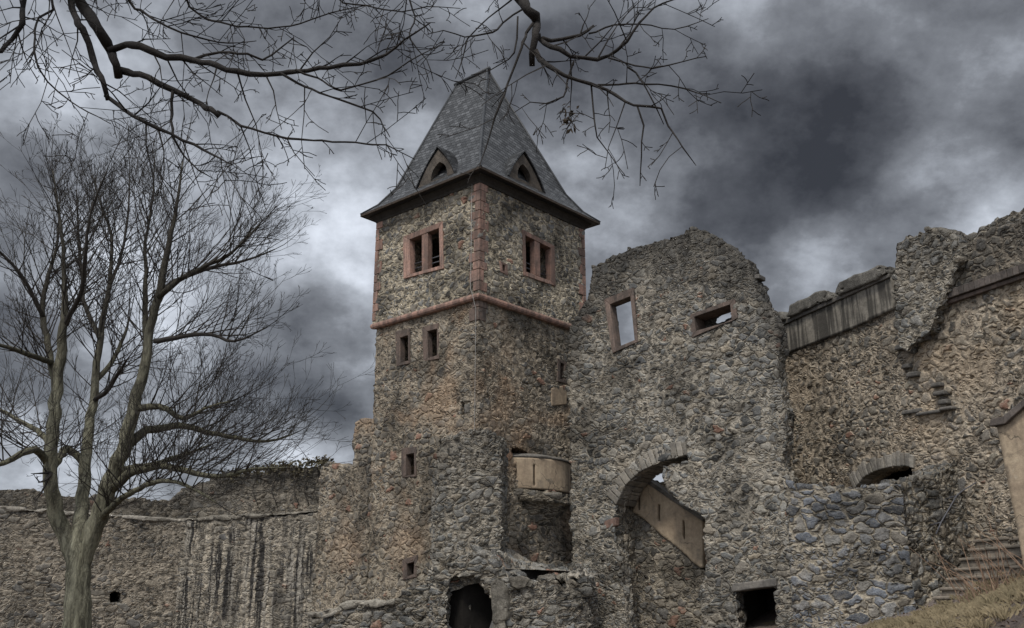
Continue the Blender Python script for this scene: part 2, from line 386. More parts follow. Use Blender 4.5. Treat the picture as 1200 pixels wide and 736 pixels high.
def obj(name, verts, faces, mat, parent=None, base=None, smooth=False, attrs=None, topo=None, sharp=None):
    """one mesh object from world-space vertices; its origin is the parent's origin, or base"""
    V = np.asarray(verts, dtype=float)
    if base is None: base = world_loc(parent) if parent else Vector((V[:, 0].mean(), V[:, 1].mean(), V[:, 2].min()))
    me = bpy.data.meshes.new(name)
    me.from_pydata([tuple(v) for v in (V - np.array(base))], [], faces)
    me.update()
    if smooth: me.polygons.foreach_set('use_smooth', [True] * len(me.polygons))
    for k, arr in (attrs or {}).items():
        if arr.ndim == 2:
            a = me.attributes.new(k, 'FLOAT_VECTOR', 'POINT'); a.data.foreach_set('vector', np.asarray(arr, np.float32).ravel())
        else:
            a = me.attributes.new(k, 'FLOAT', 'POINT'); a.data.foreach_set('value', np.asarray(arr, np.float32))
    me.materials.append(mat)
    o = bpy.data.objects.new(name, me); COL.objects.link(o)
    if parent: o.parent = parent; o.location = Vector(base) - world_loc(parent)
    else: o.location = base
    return o

def bevel_obj(o, w=.02, seg=2):
    md = o.modifiers.new('bevel', 'BEVEL'); md.width = w; md.segments = seg; md.limit_method = 'ANGLE'; md.angle_limit = R(35)
    return o

class MB:
    """collects closed solids into one mesh"""
    def __init__(s): s.v = []; s.f = []
    def hexa(s, lo, hi):                      # two quads, same winding
        b = len(s.v); s.v += [tuple(p) for p in lo] + [tuple(p) for p in hi]
        s.f += [(b + 3, b + 2, b + 1, b), (b + 4, b + 5, b + 6, b + 7)] + [(b + i, b + (i + 1) % 4, b + 4 + (i + 1) % 4, b + 4 + i) for i in range(4)]
    def prism(s, lo, hi):
        n = len(lo); b = len(s.v); s.v += [tuple(p) for p in lo] + [tuple(p) for p in hi]
        s.f += [tuple(b + n - 1 - i for i in range(n)), tuple(b + n + i for i in range(n))] + [(b + i, b + (i + 1) % n, b + n + (i + 1) % n, b + n + i) for i in range(n)]
    def box(s, o, ax, ay, az):
        o, ax, ay, az = map(np.array, (o, ax, ay, az))
        s.hexa([o, o + ax, o + ax + ay, o + ay], [o + az, o + ax + az, o + ax + ay + az, o + ay + az])
    def tube(s, pts, rad, n=6, cap=True):
        pts = [Vector(p) for p in pts]; b = len(s.v); m = len(pts)
        t = (pts[1] - pts[0]).normalized()
        u = t.orthogonal().normalized()
        cs = [(math.cos(2 * math.pi * k / n), math.sin(2 * math.pi * k / n)) for k in range(n)]
        for i, p in enumerate(pts):
            if 0 < i < m - 1: t2 = (pts[i + 1] - pts[i - 1])
            elif i == 0: t2 = pts[1] - pts[0]
            else: t2 = pts[-1] - pts[-2]
            t2 = t2.normalized() if t2.length > 1e-9 else t
            u = (u - t2 * u.dot(t2)); u = u.normalized() if u.length > 1e-6 else t2.orthogonal().normalized()
            w = t2.cross(u); t = t2
            r = rad[i] if hasattr(rad, '__len__') else rad
            for c, sn in cs:
                q = p + u * (c * r) + w * (sn * r); s.v.append((q.x, q.y, q.z))
        for i in range(m - 1):
            a = b + i * n
            for k in range(n):
                k2 = (k + 1) % n
                s.f.append((a + k, a + k2, a + n + k2, a + n + k))
        if cap:
            s.f.append(tuple(b + n - 1 - k for k in range(n))); s.f.append(tuple(b + (m - 1) * n + k for k in range(n)))
    def build(s, name, mat, parent=None, smooth=False, bevel=0, base=None):
        o = obj(name, s.v, s.f, mat, parent, base, smooth)
        if bevel: bevel_obj(o, bevel)
        return o

# ------------------------------------------------------------------ plan geometry
def column(px, Y):                     # ground-plan point seen in picture column px (on the horizon) at depth Y
    return np.array([(px - 600) / math.hypot(F, 352) * Y, Y])

class Path:
    """a wall's front line in plan; s runs along it to the right, n points to the viewer"""
    def __init__(s, pts):
        s.p = [np.array(q, float) for q in pts]
        s.d = [(b - a) / np.linalg.norm(b - a) for a, b in zip(s.p, s.p[1:])]
        s.n = [np.array([d[1], -d[0]]) for d in s.d]
        s.c = np.concatenate([[0], np.cumsum([np.linalg.norm(b - a) for a, b in zip(s.p, s.p[1:])])])
    def hit(s, px, py, seg=0, dep=0.0):
        r = ray(px, min(py, 736)); a = s.p[seg] - s.n[seg] * dep
        t = np.dot(a, s.n[seg]) / np.dot(r[:2], s.n[seg])
        q = r * t
        z = q[2] + EYE
        if py >= 750: z = -.4
        return (s.c[seg] + np.dot(q[:2] - a, s.d[seg]), z)
    def hits(s, pts, dep=0.0): return [s.hit(p[0], p[1], p[2] if len(p) > 2 else 0, dep) for p in pts]
    def w(s, sz, dep=0.0):
        x, z = sz
        k = int(np.clip(np.searchsorted(s.c, x) - 1, 0, len(s.d) - 1))
        q = s.p[k] + s.d[k] * (x - s.c[k]) - s.n[k] * dep
        return np.array([q[0], q[1], z])

def rag(poly, amp=.09, step=.28, keep_below=-.3, only=None, seed=1):
    """break straight edges into stone-sized steps"""
    r = random.Random(seed); out = []
    n = len(poly)
    for i in range(n):
        a = np.array(poly[i]); b = np.array(poly[(i + 1) % n])
        out.append(tuple(a))
        if a[1] < keep_below + .01 or b[1] < keep_below + .01 and abs(a[0] - b[0]) > 3: 
            if a[1] < keep_below + .01 and b[1] < keep_below + .01: continue
        if only and i not in only: continue
        L = np.linalg.norm(b - a); k = int(L / step)
        if k < 2: continue
        nn = np.array([-(b - a)[1], (b - a)[0]]) / L
        lev = 0
        for j in range(1, k):
            lev = lev * .45 + r.gauss(0, amp)
            t = (j + r.uniform(-.3, .3)) / k
            out.append(tuple(a + (b - a) * t + nn * lev))
    return out

def inside(poly, X, Y):
    c = np.zeros(X.shape, bool); n = len(poly)
    for i in range(n):
        x1, y1 = poly[i]; x2, y2 = poly[(i + 1) % n]
        if y1 == y2: continue
        cr = ((y1 > Y) != (y2 > Y)) & (X < (x2 - x1) * (Y - y1) / (y2 - y1) + x1)
        c ^= cr
    return c

def wall(name, path, poly, holes=(), T=.8, mat=None, parent=None, cell=.075, front=0.0, base=None, mat2=None, cut=None):
    """masonry slab: poly and holes are outlines in (s, z); the front face is gridded finely enough for the stones to stand out"""
    P = np.array(poly); s0, z0 = P.min(0); s1, z1 = P.max(0)
    cuts = [s0] + [c for c in path.c[1:-1] if s0 < c < s1] + [s1]
    S = [s0]
    for a, b in zip(cuts, cuts[1:]):
        k = max(1, int(round((b - a) / cell))); S += list(a + (b - a) * np.arange(1, k + 1) / k)
    S = np.array(S); Z = np.linspace(z0, z1, max(2, int(round((z1 - z0) / cell))) + 1)
    cx, cz = np.meshgrid((S[1:] + S[:-1]) / 2, (Z[1:] + Z[:-1]) / 2)          # [j, i]
    m = inside(poly, cx, cz)
    for hq in holes: m &= ~inside(hq, cx, cz)
    nj, ni = m.shape
    mp = np.zeros((nj + 2, ni + 2), bool); mp[1:-1, 1:-1] = m
    cnt = mp[:-1, :-1].astype(int) + mp[1:, :-1] + mp[:-1, 1:] + mp[1:, 1:]
    used = cnt > 0; bnd = used & (cnt < 4)
    idx = -np.ones(used.shape, int); J, I = np.nonzero(used); idx[J, I] = np.arange(len(J))
    sz = np.stack([S[I], Z[J]], 1)
    # snap outline nodes to the true outline
    B = np.nonzero(bnd[J, I])[0]
    segs = []
    for pl in [poly] + list(holes):
        segs += [(pl[i], pl[(i + 1) % len(pl)]) for i in range(len(pl))]
    A = np.array([q[0] for q in segs]); D = np.array([q[1] for q in segs]) - A
    L2 = np.maximum((D ** 2).sum(1), 1e-9)
    best = np.full(len(B), 1e9); bp = sz[B].copy()
    for a, d, l in zip(A, D, L2):
        t = np.clip(((sz[B] - a) @ d) / l, 0, 1); q = a + t[:, None] * d
        dist = ((sz[B] - q) ** 2).sum(1); k = dist < best
        best[k] = dist[k]; bp[k] = q[k]
    ok = best < (cell * .85) ** 2
    corner_cols = np.isin(np.round(sz[B][:, 0], 6), np.round(path.c[1:-1], 6))
    nb_ = sz[B].copy(); nb_[ok] = bp[ok]; nb_[corner_cols, 0] = sz[B][corner_cols, 0]
    sz[B] = nb_
    # plan position and inward normal per node
    seg = np.clip(np.searchsorted(path.c, sz[:, 0] - 1e-6) - 1, 0, len(path.d) - 1)
    Pp = np.array(path.p[:-1])[seg]; Dd = np.array(path.d)[seg]; Nn = np.array(path.n)[seg].copy()
    xy = Pp + Dd * (sz[:, 0] - path.c[seg])[:, None]
    for k, c in enumerate(path.c[1:-1]):
        sel = np.abs(sz[:, 0] - c) < 1e-6
        n1, n2 = path.n[k], path.n[k + 1]; Nn[sel] = (n1 + n2) / (1 + n1 @ n2)
    col_top = np.full(ni, z1)
    for i in range(ni):
        js = np.nonzero(m[:, i])[0]
        if len(js): col_top[i] = Z[js[-1] + 1]
    topd = np.maximum(col_top[np.clip(I, 0, ni - 1)], col_top[np.clip(I - 1, 0, ni - 1)]) - sz[:, 1]
    nT = max(2, int(round(T / (cell * 1.4))))
    N = len(J); V = []; U = []; TD = []
    def layer(sel, dep):
        V.append(np.concatenate([xy[sel] - Nn[sel] * dep, sz[sel][:, 1:]], 1)); U.append(np.concatenate([sz[sel], np.full((len(sel), 1), dep)], 1)); TD.append(topd[sel])
    al = np.arange(N)
    layer(al, front); layer(al, T)
    bidx = -np.ones(N, int); bidx[B] = np.arange(len(B))
    for k in range(1, nT): layer(B, front + (T - front) * k / nT)
    def node(i, k):
        if k == 0: return i
        if k == nT: return N + i
        return 2 * N + (k - 1) * len(B) + bidx[i]
    cj, ci = np.nonzero(m)
    a, b, c, d = idx[cj, ci], idx[cj, ci + 1], idx[cj + 1, ci + 1], idx[cj + 1, ci]
    faces = np.stack([a, b, c, d], 1).tolist() + np.stack([d + N, c + N, b + N, a + N], 1).tolist()
    for (dj, di, e0, e1) in ((-1, 0, a, b), (0, 1, b, c), (1, 0, c, d), (0, -1, d, a)):
        out = ~mp[cj + 1 + dj, ci + 1 + di]
        for p, q in zip(e0[out], e1[out]):
            for k in range(nT): faces.append((node(p, k), node(p, k + 1), node(q, k + 1), node(q, k)))
    o = obj(name, np.concatenate(V), faces, mat, parent, base, True, {'uvw': np.concatenate(U), 'topd': np.concatenate(TD)})
    if mat2:
        o.data.materials.append(mat2); sv = np.concatenate(U)[:, 0]
        for pl in o.data.polygons:
            if min(sv[i] for i in pl.vertices) >= cut - 1e-4: pl.material_index = 1
    return o

def slab(mb, path, quad, d0, d1):
    """quad given in (s, z), counter-clockwise seen from the front, from depth d0 (front) to d1"""
    mb.prism([path.w(q, d1) for q in quad], [path.w(q, d0) for q in quad])

def lerpq(A, B, t): return [tuple(np.array(a) * (1 - t) + np.array(b) * t) for a, b in zip(A, B)]

def frame_quads(O, I):                    # outline order TL, TR, BR, BL
    TL, TR, BR, BL = O; tl, tr, br, bl = I
    return dict(lintel=[TL, tl, tr, TR][::1], sill=[bl, BL, BR, br], left=[TL, BL, bl, tl], right=[tr, br, BR, TR])

def make_window(parent, path, O, I, seg=0, mat=None, lights=None, proud=.03, deep=.26, rails=0, name='window_frame', hole_t=.5):
    """stone frame from picture corners: O outer, I inner opening (TL, TR, BR, BL); lights = (mullion TL, TR, BR, BL)"""
    o = path.hits([(*p, seg) for p in O]); i = path.hits([(*p, seg) for p in I])
    mb = MB()
    for q in frame_quads(o, i).values(): slab(mb, path, q, -proud, deep)
    fr = mb.build(name, mat or M_sand, parent, bevel=.015)
    if lights:
        mq = path.hits([(*p, seg) for p in lights]); mb = MB()
        slab(mb, path, [mq[0], mq[3], mq[2], mq[1]], -proud * .5, deep * .9)
        mb.build('mullion', mat or M_sand, fr, bevel=.015)
    for k in range(rails):
        t = .80 - .14 * k
        a = np.array(i[0]) * (1 - t) + np.array(i[3]) * t; b = np.array(i[1]) * (1 - t) + np.array(i[2]) * t
        mb = MB(); mb.tube([path.w(a, .2), path.w(b, .2)], .022, 6); mb.build('safety_rail', M_iron, fr, smooth=True)
    return lerpq(o, i, hole_t)

# ------------------------------------------------------------------ ground
GP = [(0, 0, 0), (-6, 0, 0), (6, 0, .2), (-12, 10, 0), (-18, 26, .1), (-6, 22, .1), (0, 12, .1), (3, 11, .3), (0, 24, .35), (-5, 30, .3), (3, 20, .6),
      (4.2, 25, .7), (6.9, 25, .95), (8.2, 24.4, 1.36), (9.6, 24.0, 1.74), (10.3, 23.9, 1.98), (10.9, 23.8, 2.25), (4.6, 14, .85), (5.8, 14, 1.38), (6.9, 14, 1.84), (8.2, 14, 2.35), (10, 14, 3.0),
      (6.3, 18, 1.1), (7.6, 18, 1.5), (8.9, 18, 1.98), (10.4, 18, 2.6), (8.6, 21.5, 1.5), (9.7, 21.5, 1.8), (11, 21.5, 2.3), (4.5, 9, 1.0), (7, 9, 2.2), (5, 20, .75), (14, 24, 4.2), (14, 18, 4.3), (15, 30, 4.5)]
def tps_fit():
    P = np.array(GP); n = len(P)
    d = np.linalg.norm(P[:, None, :2] - P[None, :, :2], axis=2)
    K = np.where(d > 0, d ** 2 * np.log(np.maximum(d, 1e-9)), 0) + np.eye(n) * .02
    Q = np.concatenate([np.ones((n, 1)), P[:, :2]], 1)
    A = np.block([[K, Q], [Q.T, np.zeros((3, 3))]])
    return P, np.linalg.solve(A, np.concatenate([P[:, 2], np.zeros(3)]))
GPn, GC = tps_fit()
def ground_z(x, y):
    x = np.asarray(x, float); y = np.asarray(y, float)
    d = np.sqrt((x[..., None] - GPn[:, 0]) ** 2 + (y[..., None] - GPn[:, 1]) ** 2)
    z = (np.where(d > 0, d ** 2 * np.log(np.maximum(d, 1e-9)), 0) @ GC[:-3]) + GC[-3] + GC[-2] * x + GC[-1] * y
    z = np.clip(z, -.3, 4.6)
    f = np.clip((np.sqrt((x - 0) ** 2 + (y - 16) ** 2) - 20) / 14, 0, 1); f = f * f * (3 - 2 * f)
    return z * (1 - f) + f * 0.0

def build_ground():
    ax = lambda lo, hi, c: np.concatenate([np.array([-900, -500, -250, -120, -70, -45]) + c, np.arange(lo, hi, .3), np.array([45, 70, 120, 250, 500, 900]) + c])
    X, Y = ax(-24, 18, 0), ax(-6, 38, 16)
    gx, gy = np.meshgrid(X, Y); gz = ground_z(gx, gy)
    r = np.random.RandomState(3)
    gz = gz + (r.rand(*gz.shape) - .5) * .05 * (np.abs(gx) < 30)
    pth = np.exp(-((gy - (24.2 - (gx - 6) * .12)) / 1.1) ** 2) * ((gx > 3.5) & (gx < 10.6))
    pth = np.maximum(pth, np.exp(-((gx - 3.2 - (gy - 12) * .16) / 1.2) ** 2) * (gy < 25) * (gy > 2))
    nx, ny = len(X), len(Y)
    V = np.stack([gx.ravel(), gy.ravel(), gz.ravel()], 1)
    a = (np.arange(ny - 1)[:, None] * nx + np.arange(nx - 1)[None]).ravel()
    f = np.stack([a, a + 1, a + 1 + nx, a + nx], 1).tolist()
    o = obj('ground', V, f, M_ground, None, Vector((0, 0, 0)), True, {'path': pth.ravel()})
    tag(o, kind='structure')
build_ground()

# ------------------------------------------------------------------ tower
aL, aR = R(48), R(42)
C0 = column(557, 30.0)
dL = np.array([-math.sin(aL), math.cos(aL)])     # from the corner to the far left
dR = np.array([math.cos(R(48)), math.sin(R(48))])  # from the corner to the far right
WL, WR = 5.12, 5.5
TP = Path([C0 + dL * WL, C0, C0 + dR * WR])
ZS = TP.hit(556, 350, 0)[1]                      # string course height
ZE = TP.hit(561, 216, 0)[1]                      # wall head under the eaves
tower = empty('castle_tower', (C0[0], C0[1], 0), 'tall square stone tower with steep slate roof, behind the ruined walls', 'tower')
OUT = .10                                         # the upper storey stands a little proud
TU = Path([C0 + dL * (WL + OUT) + 0 * dR - dR * OUT, C0 - (dL + dR) * OUT, C0 + dR * (WR + OUT) - dL * OUT])

UW = [  # upper windows: outer, inner, mullion, segment
    ([(473, 277.5), (519, 259.5), (520, 315), (473.5, 327)], [(480.5, 281), (515, 267.5), (516, 311.7), (481.5, 321.5)], [(494.5, 275.5), (501.5, 272.8), (501.5, 316), (494.5, 318)], 0),
    ([(612, 269), (649.5, 288.5), (650.5, 335.5), (613.6, 323)], [(615, 276), (644.6, 291), (645, 329.7), (616, 318.5)], [(626, 281.5), (632.5, 285), (633, 324.5), (626.4, 322)], 1)]
LW = [
    ([(463.6, 388.5), (480.5, 384.5), (480.5, 426), (465, 429.5)], [(469, 396), (478.5, 393), (478.7, 422.5), (469.8, 425)]),
    ([(495, 383.5), (514, 378.4), (514.5, 420.5), (496.5, 424)], [(501, 388.6), (512.3, 385.4), (512.3, 416.5), (502, 419.4)]),
    ([(470.6, 525.6), (488, 523), (488, 558.5), (470.6, 560)], [(476, 533), (485.6, 531), (485.6, 556), (476.6, 557.5)]),
    ([(471.7, 656), (489.5, 650), (489, 676), (472.5, 680)], [(477, 661), (485.8, 658), (485, 672.5), (477.7, 675.6)])]
SLIT_FR = ([(585.5, 305.5), (594.5, 310), (595, 323.5), (586, 318.5)], [(588.6, 310), (591.6, 311.5), (591.8, 318.8), (588.9, 317)])

uh = [make_window(tower, TU, o, i, sg, M_sand, mu, .035, .24, 2) for o, i, mu, sg in UW]
uh.append(make_window(tower, TU, SLIT_FR[0], SLIT_FR[1], 1, M_sand, None, .02, .2))
lh = [make_window(tower, TP, o, i, 0, M_sand_dk if k > 1 else M_sand_dk, None, .02, .22) for k, (o, i) in enumerate(LW)]
AW = ([(653, 420), (664, 425), (664, 450), (653, 447)], [(656.5, 425), (661, 427), (661, 445.5), (656.5, 444)])
lh.append(make_window(tower, TP, AW[0], AW[1], 1, M_sand_dk, None, .02, .22))
lh.append(TP.hits([(540, 470, 0), (543.5, 469, 0), (543.5, 493, 0), (540, 494, 0)]))
lh.append(TP.hits([(599, 527, 1), (606, 524, 1), (619, 530, 1), (615, 540, 1), (601, 541, 1)]))
Lc = TP.c
def tri(path, ext=0): return path.c[0], path.c[-1]
wall('upper_wall', TU, [(TU.c[0], ZS + .02), (TU.c[-1], ZS + .02), (TU.c[-1], ZE + .1), (TU.c[0], ZE + .1)], uh, .75, M_up, tower)
wall('lower_wall', TP, [(TP.c[0], -.4), (TP.c[-1], -.4), (TP.c[-1], ZS + .02), (TP.c[0], ZS + .02)], lh, .85, M_low, tower)
Cb = C0 + dL * WL + dR * WR
TB = Path([C0 + dR * WR, Cb, C0 + dL * WL])
wall('rear_wall', TB, [(0.02, -.4), (TB.c[-1] - .02, -.4), (TB.c[-1] - .02, ZE + .1), (.02, ZE + .1)], (), .75, M_low, tower, cell=.22)
mb = MB()
for zf in (ZS - 5.5, ZS - .35):                # timber floors keep the rooms dark
    mb = MB(); mb.box((*(C0 + (dL + dR) * .5), zf), (*(dL * (WL - 1)), 0), (*(dR * (WR - 1)), 0), (0, 0, .2))
    mb.build('floor', M_timber, tower)

def quoins(name, corner, e1, e2, z0, z1, mat, big=(.62, .34), hgt=.36, seed=3, proud=.018):
    """alternating long and short dressed corner blocks; e1, e2 point along the two faces away from the corner"""
    r = random.Random(seed); mb = MB(); z = z0; k = 0
    e1 = np.array(e1); e2 = np.array(e2)
    while z < z1 - .1:
        h_ = min(hgt * r.uniform(.8, 1.35), z1 - z)
        a, b = (big if k % 2 else big[::-1]); a *= r.uniform(.85, 1.15); b *= r.uniform(.85, 1.15)
        p = corner - (e1 + e2) * proud
        mb.box((*p, z), (*(e1 * a), 0), (*(e2 * b), 0), (0, 0, h_ - .018)); z += h_; k += 1
    o = mb.build(name, mat, tower, bevel=.014)
    return o
cu = C0 - (dL + dR) * OUT
quoins('quoin', cu, dL, dR, ZS + .22, ZE, M_sand, (.42, .27), .36, 3)
quoins('quoin', cu + dL * (WL + 2 * OUT), -dL, dR, ZS + .22, ZE, M_sand, (.36, .2), .36, 4)
quoins('quoin', cu + dR * (WR + 2 * OUT), -dR, dL, ZS + .22, ZE, M_sand, (.36, .2), .36, 5)
quoins('quoin', C0, dL, dR, ZS - .75, ZS - .02, M_sand_dk, (.36, .40), .36, 6)
# moulded string course round the front faces
def moulding(name, z, prof, mat, off):
    mb = MB(); c = [C0 + dL * (WL + off), C0, C0 + dR * (WR + off)]
    rings = []
    for (o_, dz) in prof:
        rings.append([np.array([*(C0 + dL * (WL + o_) - dR * o_), z + dz]), np.array([*(C0 - (dL + dR) * o_), z + dz]), np.array([*(C0 + dR * (WR + o_) - dL * o_), z + dz])])
    n = len(prof); V = [r[k] for r in rings for k in range(3)]; Fc = []
    for i in range(n):
        j = (i + 1) % n
        for k in range(2): Fc.append((i * 3 + k, i * 3 + k + 1, j * 3 + k + 1, j * 3 + k))
    Fc.append(tuple(i * 3 for i in range(n))); Fc.append(tuple(i * 3 + 2 for i in range(n))[::-1])
    return obj(name, V, Fc, mat, tower)
moulding('string_course', ZS, [(-.1, -.09), (.05, -.09), (.11, -.08), (.15, -.03), (.16, .03), (.14, .09), (.105, .12), (-.1, .14)], M_sand, 0)
moulding('cornice', ZE, [(-.1, -.02), (.13, -.02), (.15, .06), (.24, .16), (.30, .20), (.30, .34), (-.1, .34)], M_dark, 0)

# roof: bell-cast eaves, steep hips, short ridge parallel to the left face
EO = .54
def corner_pts(inset, z):                     # front, right, rear, left
    a = -inset
    return [np.array([*(C0 - (dL + dR) * a), z]), np.array([*(C0 + dR * (WR + a) - dL * a), z]),
            np.array([*(C0 + dR * (WR + a) + dL * (WL + a)), z]), np.array([*(C0 + dL * (WL + a) - dR * a), z])]
ZR = None
rc = C0 + dL * (WL * .5 + .36) + dR * (WR * .5 - .25)
r_ = ray(571, 82); tt = np.linalg.norm(rc - dL * .8) / np.linalg.norm(r_[:2]); ZR = r_[2] * tt + EYE
ridge_a = np.array([*(rc - dL * .84), ZR]); ridge_b = np.array([*(rc + dL * .84), ZR])
z0 = ZE + .30
E = corner_pts(-EO, z0); B1 = corner_pts(-EO + .45, z0 + .40); B2 = corner_pts(-EO + .92, z0 + 1.12)
TOPS = [ridge_a, ridge_a, ridge_b, ridge_b]
def roof_face(i, nv=46, nu=30):
    j = (i + 1) % 4
    V = []; U = []
    stages = [(E, 0), (B1, 5), (B2, 12), (TOPS, nv)]
    dist = 0; last = None
    for v in range(nv + 1):
        for (A, va), (Bq, vb) in zip(stages, stages[1:]):
            if va <= v <= vb:
                t = (v - va) / (vb - va); L = A[i] * (1 - t) + Bq[i] * t; Rr = A[j] * (1 - t) + Bq[j] * t; break
        mid = (L + Rr) / 2
        if last is not None: dist += np.linalg.norm(mid - last)
        last = mid; wd = np.linalg.norm(Rr - L)
        for u in range(nu + 1):
            f = u / nu; V.append(L * (1 - f) + Rr * f); U.append(((f - .5) * wd, dist, 0))
    n = nu + 1
    Fc = [(v * n + u, v * n + u + 1, (v + 1) * n + u + 1, (v + 1) * n + u) for v in range(nv) for u in range(nu)]
    return V, U, Fc
V, U, Fc = [], [], []
for i in range(4):
    v, u, f = roof_face(i); b = len(V); V += v; U += [(a[0] + i * 20, a[1], a[2]) for a in u]; Fc += [tuple(k + b for k in q) for q in f]
b = len(V); V += [e - np.array([0, 0, .07]) for e in E]; U += [(0, 0, 0)] * 4
Fc.append((b, b + 3, b + 2, b + 1))
roof = obj('roof', np.array(V), Fc, M_slate, tower, attrs={'uvw': np.array(U)})
mb = MB()
for i in range(4):
    a, c = E[i] - np.array([0, 0, .075]), E[(i + 1) % 4] - np.array([0, 0, .075])
    cen = np.array([*((C0 + Cb) / 2), 0])
    mb.prism([a, c, c + (cen - c) * np.array([.02, .02, 0]), a + (cen - a) * np.array([.02, .02, 0])], [p + np.array([0, 0, .085]) for p in (a, c, c + (cen - c) * np.array([.02, .02, 0]), a + (cen - a) * np.array([.02, .02, 0]))])
mb.build('eaves_board', M_timber, roof)
mb = MB()
for i in range(4):
    for k in range(3):
        pts = [E[i], B1[i], B2[i], TOPS[i]]
    mb.tube([p + np.array([0, 0, .015]) for p in pts], .045, 8)
mb.build('hip_flashing', M_lead, roof, smooth=True)
mb = MB(); mb.tube([ridge_a + np.array([*(-dL * .12), .02]), ridge_b + np.array([*(dL * .12), .02])], .075, 8); mb.build('ridge_cap', M_lead, roof, smooth=True)
mb = MB(); mb.tube([ridge_a, ridge_a + np.array([0, 0, .35])], .012, 5); mb.build('lightning_rod', M_iron, roof)

def dormer(seg, tri_px, hole_px, inset):
    """pointed stone lucarne with slated cheeks running back into the roof"""
    pth = Path([TU.p[seg] - TU.n[seg] * inset, TU.p[seg + 1] - TU.n[seg] * inset])
    A, L_, R_ = pth.hits([(*p, 0) for p in tri_px]); a, l, r = pth.hits([(*p, 0) for p in hole_px])
    A, L_, R_, a, l, r = map(np.array, (A, L_, R_, a, l, r))
    def ogive(ap, le, ri, bulge, n=7):
        out = []
        for t in np.linspace(0, 1, n):      # left foot up to apex
            q = le * (1 - t) + ap * t; nrm = np.array([-(ap - le)[1], (ap - le)[0]]); out.append(q + nrm * bulge * math.sin(math.pi * t))
        for t in np.linspace(0, 1, n)[1:]:
            q = ap * (1 - t) + ri * t; nrm = np.array([-(ri - ap)[1], (ri - ap)[0]]); out.append(q + nrm * bulge * math.sin(math.pi * t))
        return out
    outer = ogive(A, L_, R_, .06); inner = ogive(a, l, r, .17)
    n = len(outer); mb = MB()
    for k in range(n - 1): slab(mb, pth, [outer[k], inner[k], inner[k + 1], outer[k + 1]], -.04, .22)
    slab(mb, pth, [inner[0], outer[0], outer[-1], inner[-1]], -.04, .22)
    gab = mb.build('dormer_gable', M_gable, roof)
    # slated cheeks
    V, U, Fc = [], [], []
    back = 2.4; m = 12
    oo = ogive(A + np.array([0, .12]), L_ + np.array([-.10, -.02]), R_ + np.array([.10, -.02]), .05)
    acc = 0
    for k, q in enumerate(oo):
        if k: acc += np.linalg.norm(q - oo[k - 1])
        for j in range(m + 1):
            d_ = -.10 + (back + .1) * j / m
            V.append(pth.w(q, d_)); U.append((d_, acc, 0))
    Fc = [(k * (m + 1) + j, k * (m + 1) + j + 1, (k + 1) * (m + 1) + j + 1, (k + 1) * (m + 1) + j) for k in range(n - 1) for j in range(m)]
    ck = obj('dormer_cheeks', V, Fc, M_slate, roof, attrs={'uvw': np.array(U)})
    sdf = ck.modifiers.new('thick', 'SOLIDIFY'); sdf.thickness = .05; sdf.offset = 0
    mb = MB(); slab(mb, pth, [inner[0], inner[-1], inner[n // 2]], .9, .95); mb.build('dormer_shutter', M_timber, roof)
dormer(0, [(514.5, 176), (491, 221), (534, 205)], [(516, 190), (505.5, 212.5), (524.8, 206.5)], .10)
dormer(1, [(612.5, 181), (596, 207), (635, 226)], [(612, 192.5), (606, 208.5), (622.5, 217)], .10)

# lightning conductor down the corner
mb = MB()
pts = [TU.w((Lc[1] - .12, ZE), -.06), TU.w((Lc[1] - .12, ZS + .3), -.06), TP.w((Lc[1] - .10, ZS + .1), -.2), TP.w((Lc[1] - .06, ZS - .4), -.07)]
pts += [TP.w((Lc[1] - .05, z), -.075) for z in np.linspace(ZS - 1, 4, 8)]
mb.tube(pts, .009, 6); mb.build('lightning_cable', M_cable, tower, smooth=True)
# pale dressed block let into the tower next to the great wall
mb = MB(); slab(mb, TP, TP.hits([(646, 455, 1), (646, 476, 1), (664, 474, 1), (664, 451, 1)]), -.022, .3); mb.build('patch_block', M_plaster, tower, bevel=.03)

# ------------------------------------------------------------------ wall joined to the left foot of the tower
EP = Path([C0 + dL * 8.2, C0 + dL * (WL + .02)])
poly = EP.hits([(372, 760), (436.5, 760), (436.5, 491), (431, 489), (416, 494), (414.5, 547), (400, 543), (386, 540), (376, 548), (372, 600)])
xr = EP.c[-1] + .12
poly[0] = (poly[-1][0], -.4); poly[1] = (xr, -.4); poly[2] = (xr, poly[2][1])
o = wall('joining_wall', EP, rag(poly, .05, .28, seed=5, only=(1, 3, 4, 5, 6, 7)), (), 1.0, M_low, None, front=-.02)
tag(o, 'brown rubble wall stepping down from the left foot of the tower', 'wall')

# ------------------------------------------------------------------ great grey wall with the two window openings
aP = R(41)
PQ = column(664, 32.3)
dP = np.array([math.cos(aP + math.pi / 2 - math.pi / 2 + 0) * 0 + math.sin(R(49)), -math.cos(R(49))])
PP = Path([PQ - dP * 1.0, PQ + dP * 12])
great = empty('ruined_wall', (*(PQ + dP * 4), 0), 'tall grey rubble wall with a ragged top, two framed openings and a broken arch', 'wall', 'ruined castle walls')
PW = ([(708, 351), (742.5, 337), (748, 401), (718, 414)], [(715, 357), (739, 347.5), (744, 398.5), (721.5, 408)])
PS = ([(809, 369), (861, 350), (865, 372), (811, 396)], [(814, 371.5), (856, 357), (858, 376), (816, 388)])
gh = [make_window(great, PP, PW[0], PW[1], 0, M_sand_dk, None, .03, .36, hole_t=.2), make_window(great, PP, PS[0], PS[1], 0, M_sand_dk, None, .03, .62, hole_t=.2)]
